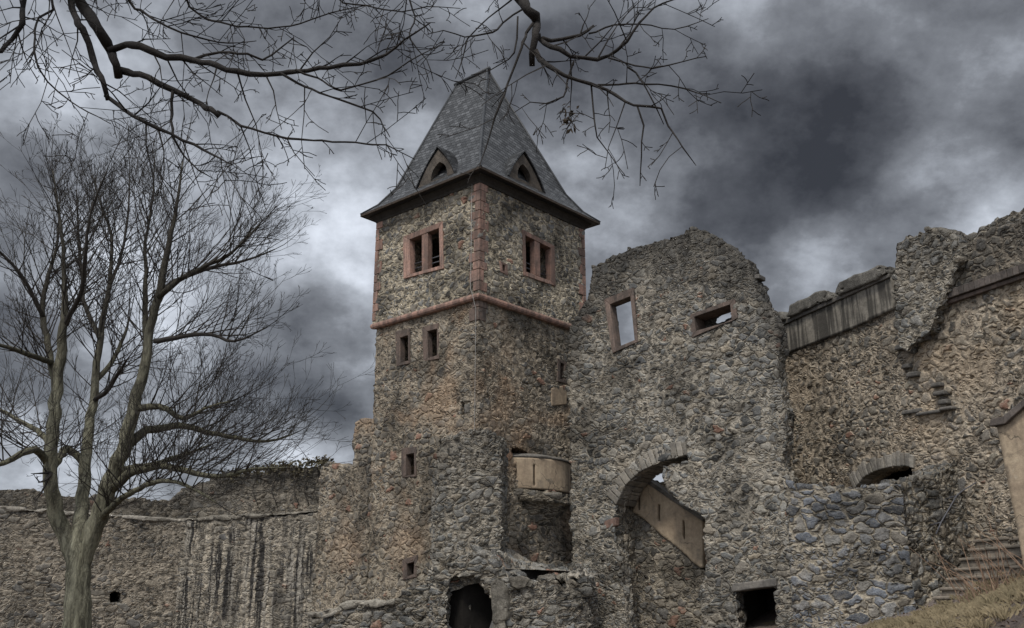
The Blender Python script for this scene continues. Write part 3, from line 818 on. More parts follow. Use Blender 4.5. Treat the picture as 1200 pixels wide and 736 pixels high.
ARCH = [(738, 760), (728, 660), (719, 612), (722, 592), (732, 570), (748, 554), (770, 543), (790, 537), (806, 533), (806, 540), (794, 543), (779, 546), (776, 558), (782, 577), (800, 592), (824, 607), (825, 640), (825, 668), (816, 700), (822, 730), (824, 760)]
gh.append(rag(PP.hits(ARCH), .035, .25, seed=8, only=tuple(range(1, 19))))
gh.append(PP.hits([(867, 760), (862, 690), (884, 688), (906, 685), (911, 760)]))
SBK = PP.hits([(836, 376), (838, 369), (845.5, 363.5), (853, 361), (857, 363), (857, 374), (840, 380)], .66)
sb_ = PP.hits([(803, 392), (803, 366), (868, 340), (868, 378)], .66)
wall('slot_back', PP, sb_, [SBK], .86, M_palas, great, .05, .64)
poly = PP.hits([(668, 760), (668, 540), (663, 430), (666, 385), (690, 340), (693, 311), (715, 303), (745, 291), (775, 280), (800, 273), (822, 268.5), (836, 275), (848, 283), (862, 293), (877, 304),
                (881, 322), (890, 333), (893, 350), (903, 365), (911, 380), (914, 410), (911, 430), (917, 470), (921, 520), (925, 560), (928, 640), (930, 760)])
poly[0] = (poly[1][0], -.4); poly[-1] = (poly[-2][0], -.4)
wall('masonry', PP, rag(poly, .065, .26, seed=9), gh, .55, M_palas, great)
# arch stones round the broken arch and slab lintel over the cellar door
def voussoirs(name, path, inner_px, wid, parent, mat, n, proud=.04, deep=.3, seed=1, wvar=.2):
    r = random.Random(seed); mb = MB()
    pts = np.array(path.hits(inner_px)); seg = np.linalg.norm(np.diff(pts, axis=0), axis=1); cum = np.concatenate([[0], np.cumsum(seg)])
    def at(t):
        x = t * cum[-1]; k = min(len(seg) - 1, int(np.searchsorted(cum, x, 'right') - 1)); f = (x - cum[k]) / seg[k]
        q = pts[k] * (1 - f) + pts[k + 1] * f
        a = pts[max(k - 1, 0)]; b = pts[min(k + 2, len(pts) - 1)]; d = (b - a) / np.linalg.norm(b - a); return q, np.array([-d[1], d[0]])
    cuts = np.linspace(0, 1, n + 1) + np.array([0] + [r.uniform(-.25, .25) / n for _ in range(n - 1)] + [0])
    for a, b in zip(cuts, cuts[1:]):
        e = (b - a) * .06; (p, n1), (q, n2) = at(a + e), at(b - e); w = wid * r.uniform(1 - wvar, 1 + wvar)
        pr = proud * r.uniform(.4, 1.3)
        slab(mb, path, [tuple(p), tuple(q), tuple(q + n2 * w), tuple(p + n1 * w)], -pr, deep)
    return mb.build(name, mat, parent, bevel=.025)
voussoirs('arch_ring', PP, [(722, 592), (732, 570), (748, 554), (770, 543), (790, 537), (806, 533)], .42, great, M_vous, 17, .03, 1.05, 2)
mb = MB(); slab(mb, PP, PP.hits([(858, 694), (859, 684), (884, 681), (911, 677), (911, 687), (884, 690)])[::-1], -.06, .5); mb.build('door_lintel', M_slab, great, bevel=.03)
mb = MB(); slab(mb, PP, PP.hits([(707, 621), (722, 616), (722, 606), (708, 610)]), -.012, .2); mb.build('red_block', M_sand, great, bevel=.03)
mb = MB()
for q in ([(884, 322), (890, 321), (890, 326), (885, 327)],):
    slab(mb, PP, PP.hits(q)[::-1], -.02, .4)
mb.build('loose_stone', M_slab, great, bevel=.02)

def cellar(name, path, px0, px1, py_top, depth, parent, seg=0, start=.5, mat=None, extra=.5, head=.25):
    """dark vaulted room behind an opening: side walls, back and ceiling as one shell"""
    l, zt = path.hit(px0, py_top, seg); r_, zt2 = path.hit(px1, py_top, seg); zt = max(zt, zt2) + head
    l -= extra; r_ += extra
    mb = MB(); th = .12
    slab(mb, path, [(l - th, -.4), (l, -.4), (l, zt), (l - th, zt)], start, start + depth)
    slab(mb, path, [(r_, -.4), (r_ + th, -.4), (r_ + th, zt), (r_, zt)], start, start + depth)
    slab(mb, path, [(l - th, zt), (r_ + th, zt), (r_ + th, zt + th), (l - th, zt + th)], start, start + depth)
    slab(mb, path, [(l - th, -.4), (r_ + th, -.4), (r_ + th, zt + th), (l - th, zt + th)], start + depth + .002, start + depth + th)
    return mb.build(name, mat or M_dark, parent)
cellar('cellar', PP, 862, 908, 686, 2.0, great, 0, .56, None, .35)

# passage behind the broken arch: jamb return, stair parapet, inner wall
jl = PP.hit(719, 606)[0]
JP = Path([PP.w((jl + .02, 0), .56)[:2], PP.w((jl + .02, 0), 3.2)[:2]])
zt = PP.hit(719, 590)[1] + 1.0
o = wall('passage_wall', JP, [(0, -.4), (JP.c[-1], -.4), (JP.c[-1], zt), (0, zt)], (), .3, M_int)
tag(o, 'short dark rubble return wall just inside the broken arch', 'wall')
SP = Path([PP.w((jl - 1.2, 0), 1.15)[:2], PP.w((PP.hit(840, 700)[0] + 1.5, 0), 1.15)[:2]])
stairw = empty('stair_wall', (*SP.w((1.5, 0))[:2], 0), 'rubble stair wall with sloping plastered parapet seen through the broken arch', 'wall')
pp = [(742, 563), (752, 562), (824, 611), (824, 668), (806, 652), (770, 622), (742, 600)]
poly = SP.hits([(735, 760), (735, 596), (742, 600), (770, 622), (806, 652), (825, 669), (840, 690), (840, 760)])
poly[0] = (poly[1][0], -.4); poly[-1] = (poly[-2][0], -.4)
wall('rubble_base', SP, poly, (), .45, M_int, stairw)
slits = [SP.hits([(747.5, 577), (750.5, 579), (750.5, 599), (747.5, 597)]), SP.hits([(771, 590), (774, 592), (774, 612), (771, 610)]), SP.hits([(800, 608.5), (803, 610.5), (803.5, 633), (800.5, 631)])]
def plate(name, path, poly, holes, T, mat, parent, front=-.03, cell=.06):
    o = wall(name, path, poly, holes, T, mat, parent, cell, front); return o
plate('plaster_parapet', SP, rag(SP.hits(pp), .02, .2, seed=3, only=(3, 4, 5, 6)), slits, .3, M_plaster, stairw)
mb = MB(); q = SP.hits([(742, 562.5), (752, 561.5), (825.5, 611.5), (825.5, 606), (752, 556), (742, 557)])
slab(mb, SP, q, -.10, .36); mb.build('coping', M_slab, stairw, bevel=.02)
mb = MB(); q = SP.hits([(744, 570), (744, 604), (810, 660), (810, 620)]); slab(mb, SP, q, .32, .34); mb.build('slit_backing', M_timber, stairw)
# ------------------------------------------------------------------ right-hand wall
aG = R(21)
GQ = np.array([9.0, 32.0]); dG = np.array([math.sin(aG), -math.cos(aG)])
GPth = Path([GQ - dG * 2.0, GQ + dG * 14])
rw = empty('ruined_wall', (*(GQ + dG * 4), 0), 'brown rubble wall on the right with coping slabs and a broken pier on top', 'wall', 'ruined castle walls')
poly = GPth.hits([(880, 760), (880, 400), (905, 385), (1046, 322), (1048, 300), (1050, 288), (1062, 277), (1084, 271), (1097, 267), (1110, 270), (1118, 278), (1128, 288), (1150, 275), (1200, 255), (1270, 232), (1270, 760)])
poly[0] = (poly[1][0], -.4); poly[-2] = (poly[-2][0] + 7, poly[-2][1]); poly[-1] = (poly[-2][0], -.4)
gapx = [(1004, 572), (1012, 560), (1026, 552), (1045, 547), (1062, 546), (1069, 549), (1069, 580), (1004, 590)]
wall('masonry', GPth, rag(poly, .085, .28, seed=12, only=(3, 4, 5, 6, 7, 8, 9, 10, 11, 12, 13)), [GPth.hits(gapx)], .8, M_right, rw)
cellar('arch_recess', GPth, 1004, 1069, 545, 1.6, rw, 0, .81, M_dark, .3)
voussoirs('arch_ring', GPth, [(1002, 574), (1012, 560), (1026, 552), (1045, 547), (1062, 546), (1072, 549)], .38, rw, M_vous, 16, .05, .4, 4)
# rendered band with coping slabs
q = GPth.hits([(914, 418), (914, 384), (1046, 325), (1049, 352), (1049, 362), (1000, 385)])
o = plate('render_band', GPth, q[::-1], (), .2, M_plaster_gr, rw, -.06, .08)
def cop(px, th=.0):
    wall('coping_slab', GPth, rag(GPth.hits(px), .02, .2, seed=int(px[0][0])), (), .75, M_cope, rw, .06, -.20)
mb = MB(); slab(mb, GPth, GPth.hits([(908, 387), (1046, 325.5), (1046, 321), (908, 382)]), -.13, .7); mb.build('coping_bed', M_slab, rw, bevel=.02)
cop([(903, 384), (925, 374.5), (919, 366), (906, 371)])
cop([(927, 373), (980, 350), (976, 341), (968, 342), (932, 359)])
cop([(985, 347.5), (1045, 321.5), (1042, 312), (1035, 313), (990, 333)])
# projecting brick course on the right
mb = MB()
a, b = np.array(GPth.hit(1100, 356)), np.array(GPth.hit(1270, 300)); b = a + (b - a) * 2.2; b[1] = a[1] + (b[1] - a[1]) * .7; n = 56
for k in range(n):
    p, q = a + (b - a) * (k + .04) / n, a + (b - a) * (k + .96) / n
    slab(mb, GPth, [tuple(p), tuple(q), (q[0], q[1] + .22), (p[0], p[1] + .22)], -.16 - .02 * rng.random(), .3)
mb.build('brick_course', M_brick, rw, bevel=.012)
mb = MB(); slab(mb, GPth, [(a[0], a[1] - .12), (b[0], b[1] - .12), (b[0], b[1] - .01), (a[0], a[1] - .01)], -.08, .3); mb.build('corbel_course', M_sand_dk, rw, bevel=.02)
# broken pier on top of it, and the higher piece beyond
HP = Path([p - GPth.n[0] * .55 for p in GPth.p])
poly = HP.hits([(1100, 330), (1108, 300), (1126, 281), (1140, 272), (1162, 262), (1164, 257), (1180, 250), (1197, 245), (1270, 222), (1270, 330)])
poly[-2] = (poly[-2][0] + 7, poly[-2][1] - .4); poly[-1] = (poly[-1][0] + 7, poly[-1][1])
o = wall('raised_wall_head', HP, rag(poly, .07, .26, seed=15, only=(1, 2, 3, 4, 5, 6, 7)), (), .7, M_pier, rw)
PIER = Path([p + GPth.n[0] * .30 for p in GPth.p])
poly = PIER.hits([(1052, 402), (1050, 360), (1047, 318), (1051, 287), (1062, 278), (1083, 272), (1084, 266), (1098, 266), (1112, 270), (1122, 285), (1118, 320), (1108, 345), (1098, 362), (1090, 388), (1078, 396), (1068, 404), (1062, 412)])
wall('broken_pier', PIER, rag(poly, .06, .25, seed=16), (), .35, M_pier, rw)
# stones left sticking out where a cross wall was torn away
mb = MB(); r2 = random.Random(5)
for (x, y, w_, h_) in [(1064, 430, 10, 5), (1072, 440, 14, 6), (1100, 452, 12, 5), (1104, 462, 14, 5), (1108, 472, 12, 6), (1112, 480, 16, 4), (1070, 484, 26, 5), (1090, 486, 30, 4), (1060, 408, 16, 6), (1082, 398, 18, 6), (908, 430, 10, 6), (912, 448, 8, 5), (910, 470, 9, 5), (916, 500, 8, 5), (918, 535, 8, 5)]:
    q = GPth.hits([(x - w_ / 2, y + h_ / 2), (x + w_ / 2, y + h_ / 2 - w_ * .15), (x + w_ / 2 - 1, y - h_ / 2 - w_ * .15), (x - w_ / 2 + 1, y - h_ / 2)])
    mb = MB(); slab(mb, GPth, q, -r2.uniform(.05, .15), .3); mb.build('toothing_stone', M_slab, rw, bevel=.035)

# ------------------------------------------------------------------ low blue-grey wall in front of it, on the right
A0 = np.array([6.6, 25.25]); A1 = np.array([9.62, 24.1]); A2 = A1 + np.array([.87, .49]) * 3.0
AP = Path([A0, A1, A2])
annex = empty('low_wall', (A1[0], A1[1], 0), 'low wall of big blue-grey stones with a rounded corner beside the steps', 'wall')
poly = AP.hits([(918, 760), (918, 562), (940, 566), (965, 571), (1000, 572), (1020, 568), (1050, 566), (1075, 563)])
poly[0] = (poly[1][0], -.4)
poly += AP.hits([(1090, 556, 1), (1108, 550, 1), (1122, 540, 1), (1138, 537, 1), (1146, 545, 1)]) + [(AP.c[-1] - .1, AP.hit(1146, 545, 1)[1]), (AP.c[-1] - .1, -.4)]
s_cut = AP.c[1]
wall('masonry', AP, rag(poly, .06, .26, seed=21, only=tuple(range(1, 12))), (), 1.0, M_annex, annex, mat2=M_annex_side, cut=s_cut)

# ------------------------------------------------------------------ steps, handrail, plastered stair wall
step_dir = np.array([.87, .49]); step_side = np.array([.49, -.87])
steps = empty('stone_steps', (9.9, 23.7, 1.6), 'flight of worn stone steps climbing between the low wall and the grass bank', 'steps')
for k in range(9):
    p = np.array([9.75, 23.95]) + step_dir * (.30 * k) + step_side * .05; z = 1.80 + .235 * k
    mb = MB()
    j = rng.uniform(-.04, .04); wdt = 2.0
    nseg = 4
    for q in range(nseg):
        w0 = wdt * q / nseg; jj = rng.uniform(-.03, .03); dz = rng.uniform(-.025, .025)
        mb.box((*(p + step_side * (w0 + .01) + step_dir * (j + jj)), z - .5), (*(step_side * (wdt / nseg - .02)), 0), (*(step_dir * (.45)), 0), (0, 0, .5 + dz - .07))
        mb.box((*(p + step_side * (w0 + .005) + step_dir * (j + jj - .05)), z - .07 + dz), (*(step_side * (wdt / nseg - .01)), 0), (*(step_dir * (.5)), 0), (0, 0, .075))
    mb.build('step', M_step, steps, bevel=.025)
LPth = Path([column(1164, 22.2), column(1164, 22.2) + np.array([.62, -.785]) * 5])
sw = empty('stair_wall', (*LPth.p[0], 0), 'tan plastered stair wall with a steep dark coping at the right edge', 'wall')
poly = LPth.hits([(1194, 760), (1192, 620), (1180, 560), (1168, 499), (1180, 497), (1186, 491), (1200, 479), (1260, 430), (1260, 760)])
poly[0] = (poly[1][0] + .05, -.4); poly[-1] = (poly[-2][0], -.4)
plate('plaster_face', LPth, poly, (), .45, M_plaster, sw, 0, .08)
mb = MB()
cp = np.array(LPth.hits([(1163, 500), (1180, 497.5), (1187, 491), (1200, 479.5), (1230, 455), (1260, 431)]))
cpt = np.array(LPth.hits([(1163, 492), (1178, 488.5), (1186, 482), (1200, 470), (1230, 445), (1260, 421)]))
for k in range(len(cp) - 1): slab(mb, LPth, [tuple(cp[k]), tuple(cp[k + 1]), tuple(cpt[k + 1]), tuple(cpt[k])], -.12, .55)
mb.build('coping', M_brick, sw, bevel=.015)
HR = Path([np.array([9.95, 23.75]), np.array([9.95, 23.75]) + step_dir * 3])
mb = MB(); pts = [HR.w(HR.hit(1097, 626)), HR.w(HR.hit(1103, 612)), HR.w(HR.hit(1121, 581)), HR.w(HR.hit(1128, 575)), HR.w(HR.hit(1160, 556)), HR.w(HR.hit(1176, 548))]
mb.tube(pts, .018, 6)
hr = mb.build('handrail', M_iron, None, smooth=True); tag(hr, 'thin bent iron handrail on the low wall above the steps', 'handrail')
for p in (pts[1], pts[2]):
    mb = MB(); mb.tube([p, p + np.array([-step_side[0] * .35, -step_side[1] * .35, -.05])], .014, 6); mb.build('wall_bracket', M_iron, hr, smooth=True)

# ------------------------------------------------------------------ curtain walls on the left
K1 = C0 + dL * 8.0; K0 = column(205, 36.5); K00 = column(-60, 33.2)
def curtain(name, p, q, label, top_px, ledge_px, par_px, mat_low, mat_par, seg_holes=(), seed=1, mcap=None):
    pth = Path([p, q]); root = empty(name, (*((p + q) / 2), 0), label, 'wall', 'curtain walls')
    poly = pth.hits(ledge_px); x0, x1 = poly[0][0], poly[-1][0]
    poly = [(x0, -.4), (x1, -.4)] + poly[::-1]
    wall('lower_face', pth, poly, seg_holes(pth) if seg_holes else (), 1.3, mat_low, root)
    lp = pth.hits(ledge_px)
    strip = [(u[0], u[1] - .02) for u in lp] + [(u[0], u[1] + .085) for u in lp[::-1]]
    wall('ledge', pth, rag(strip, .022, .22, seed=seed + 5, keep_below=-9), (), 1.25, mcap or M_mcap, root, .06, -.03)
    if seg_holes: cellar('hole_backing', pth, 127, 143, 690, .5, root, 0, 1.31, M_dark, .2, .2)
    bp = Path([p - pth.n[0] * .95, q - pth.n[0] * .95])
    up = bp.hits(par_px); zb = min(l[1] for l in lp) - .1
    wall('parapet', bp, rag([(up[0][0], zb), (up[-1][0], zb)] + up[::-1], .06, .26, seed=seed, keep_below=-5), (), .6, mat_par, root)
    return pth
curtain('curtain_wall', K0, K1, 'curtain wall with black run-off streaks, joining the tower', None, [(204, 611), (240, 609), (300, 606), (345, 603), (378, 599)],
        [(204, 582), (212, 572), (240, 565), (270, 556), (300, 551), (345, 546), (384, 541), (388, 541)], M_curt, M_par, seed=31, mcap=M_mcap2)
curtain('curtain_wall', K00, K0, 'plain brown curtain wall behind the bare tree, with a small square hole', None, [(-60, 591), (0, 597), (60, 601), (140, 606), (206, 611), (226, 612.5)],
        [(-60, 570), (0, 575), (60, 580), (130, 584), (180, 587), (200, 586), (206, 580), (232, 572)], M_curt_l, M_par, lambda pth: [pth.hits([(129, 694), (141, 693), (141, 706), (129, 707)])], seed=32)
# dry creeper along the parapet of the streaked wall
kp = Path([K0, K1]); kp = Path([K0 - kp.n[0] * .95, K1 - kp.n[0] * .95])
mb = MB(); r3 = random.Random(9)
for k in range(650):
    t = r3.random(); px = 262 + 124 * t ** .8
    ytop = np.interp(px, [262, 300, 345, 384], [557, 550, 545, 539])
    py = ytop - 1 + abs(r3.gauss(0, 1)) * (5 if px < 340 else 9) - r3.random() * 4
    q = kp.w(kp.hit(px, py), -.10 - r3.random() * .22)
    if r3.random() < .35: q = kp.w(kp.hit(px, ytop - r3.random() * 3), r3.uniform(0, .5))
    a = Vector((r3.gauss(0, 1), r3.gauss(0, 1), r3.gauss(0, 1))).normalized() * r3.uniform(.05, .10); b = a.orthogonal().normalized() * r3.uniform(.03, .06)
    q = Vector(q); i = len(mb.v)
    mb.v += [tuple(q - a), tuple(q + b), tuple(q + a), tuple(q - b)]; mb.f.append((i, i + 1, i + 2, i + 3))
iv = mb.build('ivy', M_ivy, None); tag(iv, 'dry brown creeper hanging over the parapet left of the tower', 'creeper')
mb = MB()
for px0 in (300, 322, 348, 360, 372):
    pts = [kp.w(kp.hit(px0 + 3 * math.sin(k * 1.3), y), -.07) for k, y in enumerate(np.linspace(548, 592, 7))]
    mb.tube(pts, .018, 5)
mb.build('stem', M_twig, iv, smooth=True)

# ------------------------------------------------------------------ ruined pier, oriel and vault in front of the tower
QP = Path([column(503, 29.6), column(508, 28.3), column(588, 28.5), column(594, 30.2)])
poly = [(0, -.4), (QP.c[-1], -.4)] + QP.hits([(592, 545, 2), (589, 530, 2)])[:1]
poly = [(0.0, -.4), (QP.c[-1], -.4), (QP.c[-1], QP.hit(592, 520, 2)[1])] + QP.hits([(589, 512, 1), (575, 504, 1), (560, 503, 1), (540, 506, 1), (524, 511, 1), (512, 520, 1), (509, 540, 1)]) + [(0.0, QP.hit(506, 545, 0)[1])]
pier = wall('stone_pier', QP, rag(poly, .06, .26, seed=41, only=(2, 3, 4, 5, 6, 7, 8, 9)), (), .8, M_pier)
tag(pier, 'dark weathered stub of a torn-off wall leaning against the tower', 'wall')

orC = TP.w((TP.hit(638, 560, 1)[0], 0), 1.35)[:2]; 
oriel = empty('oriel', (orC[0], orC[1], 5.0), 'rounded tan plaster turret bay with one slit, between tower and grey wall', 'oriel')
zt0 = TP.hit(640, 542, 1)[1]; zb0 = TP.hit(640, 577, 1)[1]; zc0 = TP.hit(640, 597, 1)[1]; RO = 1.92
mb = MB(); V = []; Fc = []
slit_a = math.atan2(-1, 0)
def lathe(name, prof, mat, parent, c, n=40, smooth=True, jit=0, attrs=False):
    V, U, Fc = [], [], []; r = random.Random(4)
    for i, (rad, z) in enumerate(prof):
        for k in range(n):
            a = 2 * math.pi * k / n; rr = rad * (1 + r.uniform(-jit, jit)); V.append((c[0] + rr * math.cos(a), c[1] + rr * math.sin(a), z)); U.append((a * 1.0, z, rad))
    for i in range(len(prof) - 1):
        for k in range(n):
            k2 = (k + 1) % n; Fc.append((i * n + k, i * n + k2, (i + 1) * n + k2, (i + 1) * n + k))
    Fc.append(tuple(range(n))[::-1]); Fc.append(tuple((len(prof) - 1) * n + k for k in range(n)))
    return obj(name, V, Fc, mat, parent, None, smooth, {'uvw': np.array(U), 'topd': np.zeros(len(V)) + 3})
def project(p):
    x, y, z = p[0], p[1], p[2] - EYE; c = CT * y + ST * z; return 600 + F * x / c, 368 - F * (CT * z - ST * y) / c
def cylwall(name, c, rad, z0, z1, mat, parent, slit_px):
    """half-round plaster wall with a real slit cut through"""
    pts = [c + rad * np.array([math.cos(a), math.sin(a)]) for a in np.linspace(math.pi * .95, math.pi * 2.1, 28)]
    pth = Path(pts)
    best = min(range(2, len(pth.d) - 2), key=lambda k: abs(project(pth.w(((pth.c[k] + pth.c[k + 1]) / 2, (z0 + z1) / 2)))[0] - slit_px))
    m_ = (pth.c[best] + pth.c[best + 1]) / 2; h_ = z1 - z0
    hole = [(m_ - .035, z0 + h_ * .10), (m_ + .035, z0 + h_ * .10), (m_ + .035, z0 + h_ * .80), (m_ - .035, z0 + h_ * .80)]
    poly = [(0, z0), (pth.c[-1], z0), (pth.c[-1], z1), (0, z1)]
    return wall(name, pth, poly, [hole], .25, mat, parent, .05)
cylwall('plaster_wall', orC, RO, zb0, zt0, M_plaster, oriel, 622)
lathe('cap_stone', [(RO * .97, zt0 + .003), (RO + .02, zt0 + .02), (RO + .03, zt0 + .08), (RO * .8, zt0 + .20)], M_slab, oriel, orC, 40, True, .02)
lathe('dark_core', [(RO - .28, zb0 + .03), (RO - .28, zt0 - .03)], M_timber, oriel, orC, 20, False)
lathe('corbel', [(RO - .62, zb0 - 1.5), (RO - .50, zb0 - 1.1), (RO - .36, zb0 - .8), (RO - .12, zb0 - .46), (RO, zb0 - .38), (RO + .03, zb0 - .2), (RO + .02, zb0 - .05), (RO - .05, zb0 - .006)], M_int, oriel, orC, 60, True, .03)

VP = Path([column(500, 27.0), column(514, 26.1), column(585, 25.9), column(598, 25.7), column(692, 25.9), column(700, 27.4)])
def vz(px, py, sg): return VP.hit(px, py, sg)[1]
poly = [(0.0, -.4), (VP.c[-1], -.4), (VP.c[-1], vz(694, 668, 3))] + VP.hits([(690, 674, 3), (675, 682, 3), (650, 678, 3), (625, 683, 3), (600, 676, 3), (586, 668, 2), (578, 652, 1), (566, 645, 1), (548, 648, 1), (532, 640, 1), (516, 655, 1)]) + [(0.0, vz(507, 665, 0))]
cave = VP.hits([(527, 760, 1), (522, 722, 1), (525, 698, 1), (527, 680, 1), (541, 675, 1), (556, 673, 1), (565, 684, 1), (574, 700, 1), (579, 722, 1), (576, 760, 1)])
vault = empty('vault_ruin', (*VP.w((VP.c[2], 0))[:2], 0), 'broken stone vault with a dark cave-like opening below the tower', 'ruin')
wall('masonry', VP, rag(poly, .10, .26, seed=51, only=tuple(range(2, 13))), [rag(cave, .075, .22, seed=3, only=(1, 2, 3, 4, 5, 6, 7, 8))], .9, M_vault, vault)
cellar('cave', VP, 521, 577, 673, 3.0, vault, 1, .70, M_cave_shade, .10, .03)
wall('pillar', VP, rag(VP.hits([(579, 760, 2), (596, 760, 2), (596, 690, 2), (594, 682, 2), (586, 676, 2), (578, 684, 2), (580, 720, 2)]), .025, .2, seed=4), (), .5, M_mcap2, vault, .05, -.13)
wall('pale_slab', VP, rag(VP.hits([(598, 692, 3), (622, 688, 3), (626, 680, 3), (612, 675, 3), (599, 677, 3)]), .03, .2, seed=6), (), .5, M_mcap2, vault, .05, -.10)
# rubble fill sloping up behind the vault front
nu, nv = 56, 44; V, U, TDs = [], [], []
r4 = np.random.RandomState(8)
Lf, Rf = np.array(VP.w((VP.c[1] + .2, 0), .25)[:2]), np.array(VP.w((VP.c[-2], 0), .25)[:2])
Lb, Rb = np.array(TP.w((TP.hit(560, 650, 1)[0] + .1, 0), -.0)[:2]), PP.w((PP.hit(690, 640)[0], 0), 0)[:2]
for j in range(nv + 1):
    for i in range(nu + 1):
        f, g = i / nu, j / nv
        p = (Lf * (1 - f) + Rf * f) * (1 - g) + (Lb * (1 - f) + Rb * f) * g
        z_f = 2.32 + .45 * np.exp(-((f - .2) / .22) ** 2); z = z_f + .75 * g + .22 * math.sin(math.pi * g) + (r4.rand() - .5) * .05
        V.append((p[0], p[1], z)); U.append((p[0], z * .7, p[1]))
n = nu + 1
Fc = [(j * n + i, j * n + i + 1, (j + 1) * n + i + 1, (j + 1) * n + i) for j in range(nv) for i in range(nu)]
rim = [i for i in range(n)] + [j * n + nu for j in range(1, nv + 1)] + [nv * n + i for i in range(nu - 1, -1, -1)] + [j * n for j in range(nv - 1, 0, -1)]
b0 = len(V)
for k in rim:
    dz_ = 1.1 if (k % n) > nu * .42 else .35
    V.append((V[k][0], V[k][1], V[k][2] - dz_)); U.append((U[k][0], U[k][1] - dz_, U[k][2]))
m_ = len(rim)
for k in range(m_): Fc.append((rim[k], b0 + k, b0 + (k + 1) % m_, rim[(k + 1) % m_]))
obj('rubble_fill', V, Fc, M_vault, vault, None, True, {'uvw': np.array(U), 'topd': np.zeros(len(V)) + 3})

WP = Path([column(362, 27.8), column(512, 27.2)])
poly = WP.hits([(362, 760), (362, 722), (390, 716), (416, 708), (440, 706), (460, 705), (466, 698), (474, 690), (490, 686), (510, 683), (511, 760)])
poly[0] = (poly[1][0], -.4); poly[-1] = (poly[-2][0], -.4)
lw = empty('low_wall', (*WP.w((2, 0))[:2], 0), 'low rubble wall with pale mortar cap at the foot of the tower', 'wall')
wall('masonry', WP, rag(poly, .04, .25, seed=61, only=(1, 2, 3, 4, 5, 6, 7, 8)), (), .6, M_vault, lw)
mb = MB(); cp = np.array(WP.hits([(362, 722), (390, 716), (416, 708), (440, 706), (462, 705)]))
strip = [(a[0], a[1] - .07 - .06 * (k % 2)) for k, a in enumerate(cp)] + [(a[0], a[1] + .07) for a in cp[::-1]]
wall('mortar_cap', WP, rag(strip, .03, .2, seed=77), (), .62, M_mcap, lw, .06, -.06)

# ------------------------------------------------------------------ bare trees
def px3(px, py, Y):                     # a point on the sight line of (px, py) at depth Y
    r = ray(px, py); q = r * (Y / r[1]); return Vector((q[0], q[1], q[2] + EYE))

def smooth_line(pts, rad, step):
    """Catmull-Rom through the traced points"""
    P = [Vector(p) for p in pts]; out, orad = [], []
    for i in range(len(P) - 1):
        p0, p1, p2, p3 = P[max(i - 1, 0)], P[i], P[i + 1], P[min(i + 2, len(P) - 1)]
        n = max(1, int((p2 - p1).length / step))
        for k in range(n):
            t = k / n
            q = .5 * ((2 * p1) + (p2 - p0) * t + (2 * p0 - 5 * p1 + 4 * p2 - p3) * t * t + (3 * p1 - p0 - 3 * p2 + p3) * t ** 3)
            out.append(q); orad.append(rad[i] * (1 - t) + rad[i + 1] * t)
    out.append(P[-1]); orad.append(rad[-1])
    return out, orad

def rv(r): return Vector((r.gauss(0, 1), r.gauss(0, 1), r.gauss(0, 1))).normalized()

def grow(mb, r, p, d, L, rad, lvl, up, wander, ratio, spread, dens, minr=.0035):
    n = max(3, int(L / (.22 if lvl > 0 else .14))); pts = [p]; rr = [rad]; dirs = [d]
    for k in range(n):
        d = (d + rv(r) * wander + Vector((0, 0, up))).normalized(); p = p + d * (L / n); pts.append(p); rr.append(max(minr, rad * (1 - .8 * (k + 1) / n))); dirs.append(d)
    mb.tube(pts, rr, 5 if rad > .03 else (4 if rad > .012 else 3), cap=False)
    if lvl <= 0: return
    m = max(2, int(L * dens * r.uniform(.8, 1.2)))
    for k in range(m):
        t = r.uniform(.18, 1.0); i = min(n - 1, int(t * n))
        ax = rv(r); ax = (ax - dirs[i] * ax.dot(dirs[i])).normalized()
        a = R(r.uniform(*spread)); nd = (dirs[i] * math.cos(a) + ax * math.sin(a)).normalized()
        q = pts[i].lerp(pts[i + 1], t * n - i)
        grow(mb, r, q, nd, L * ratio * r.uniform(.6, 1.15) * (1.15 - .45 * t), max(minr, min(rr[i] * .7, rad * .55)), lvl - 1, up, wander, ratio, spread, dens * 1.25, minr)

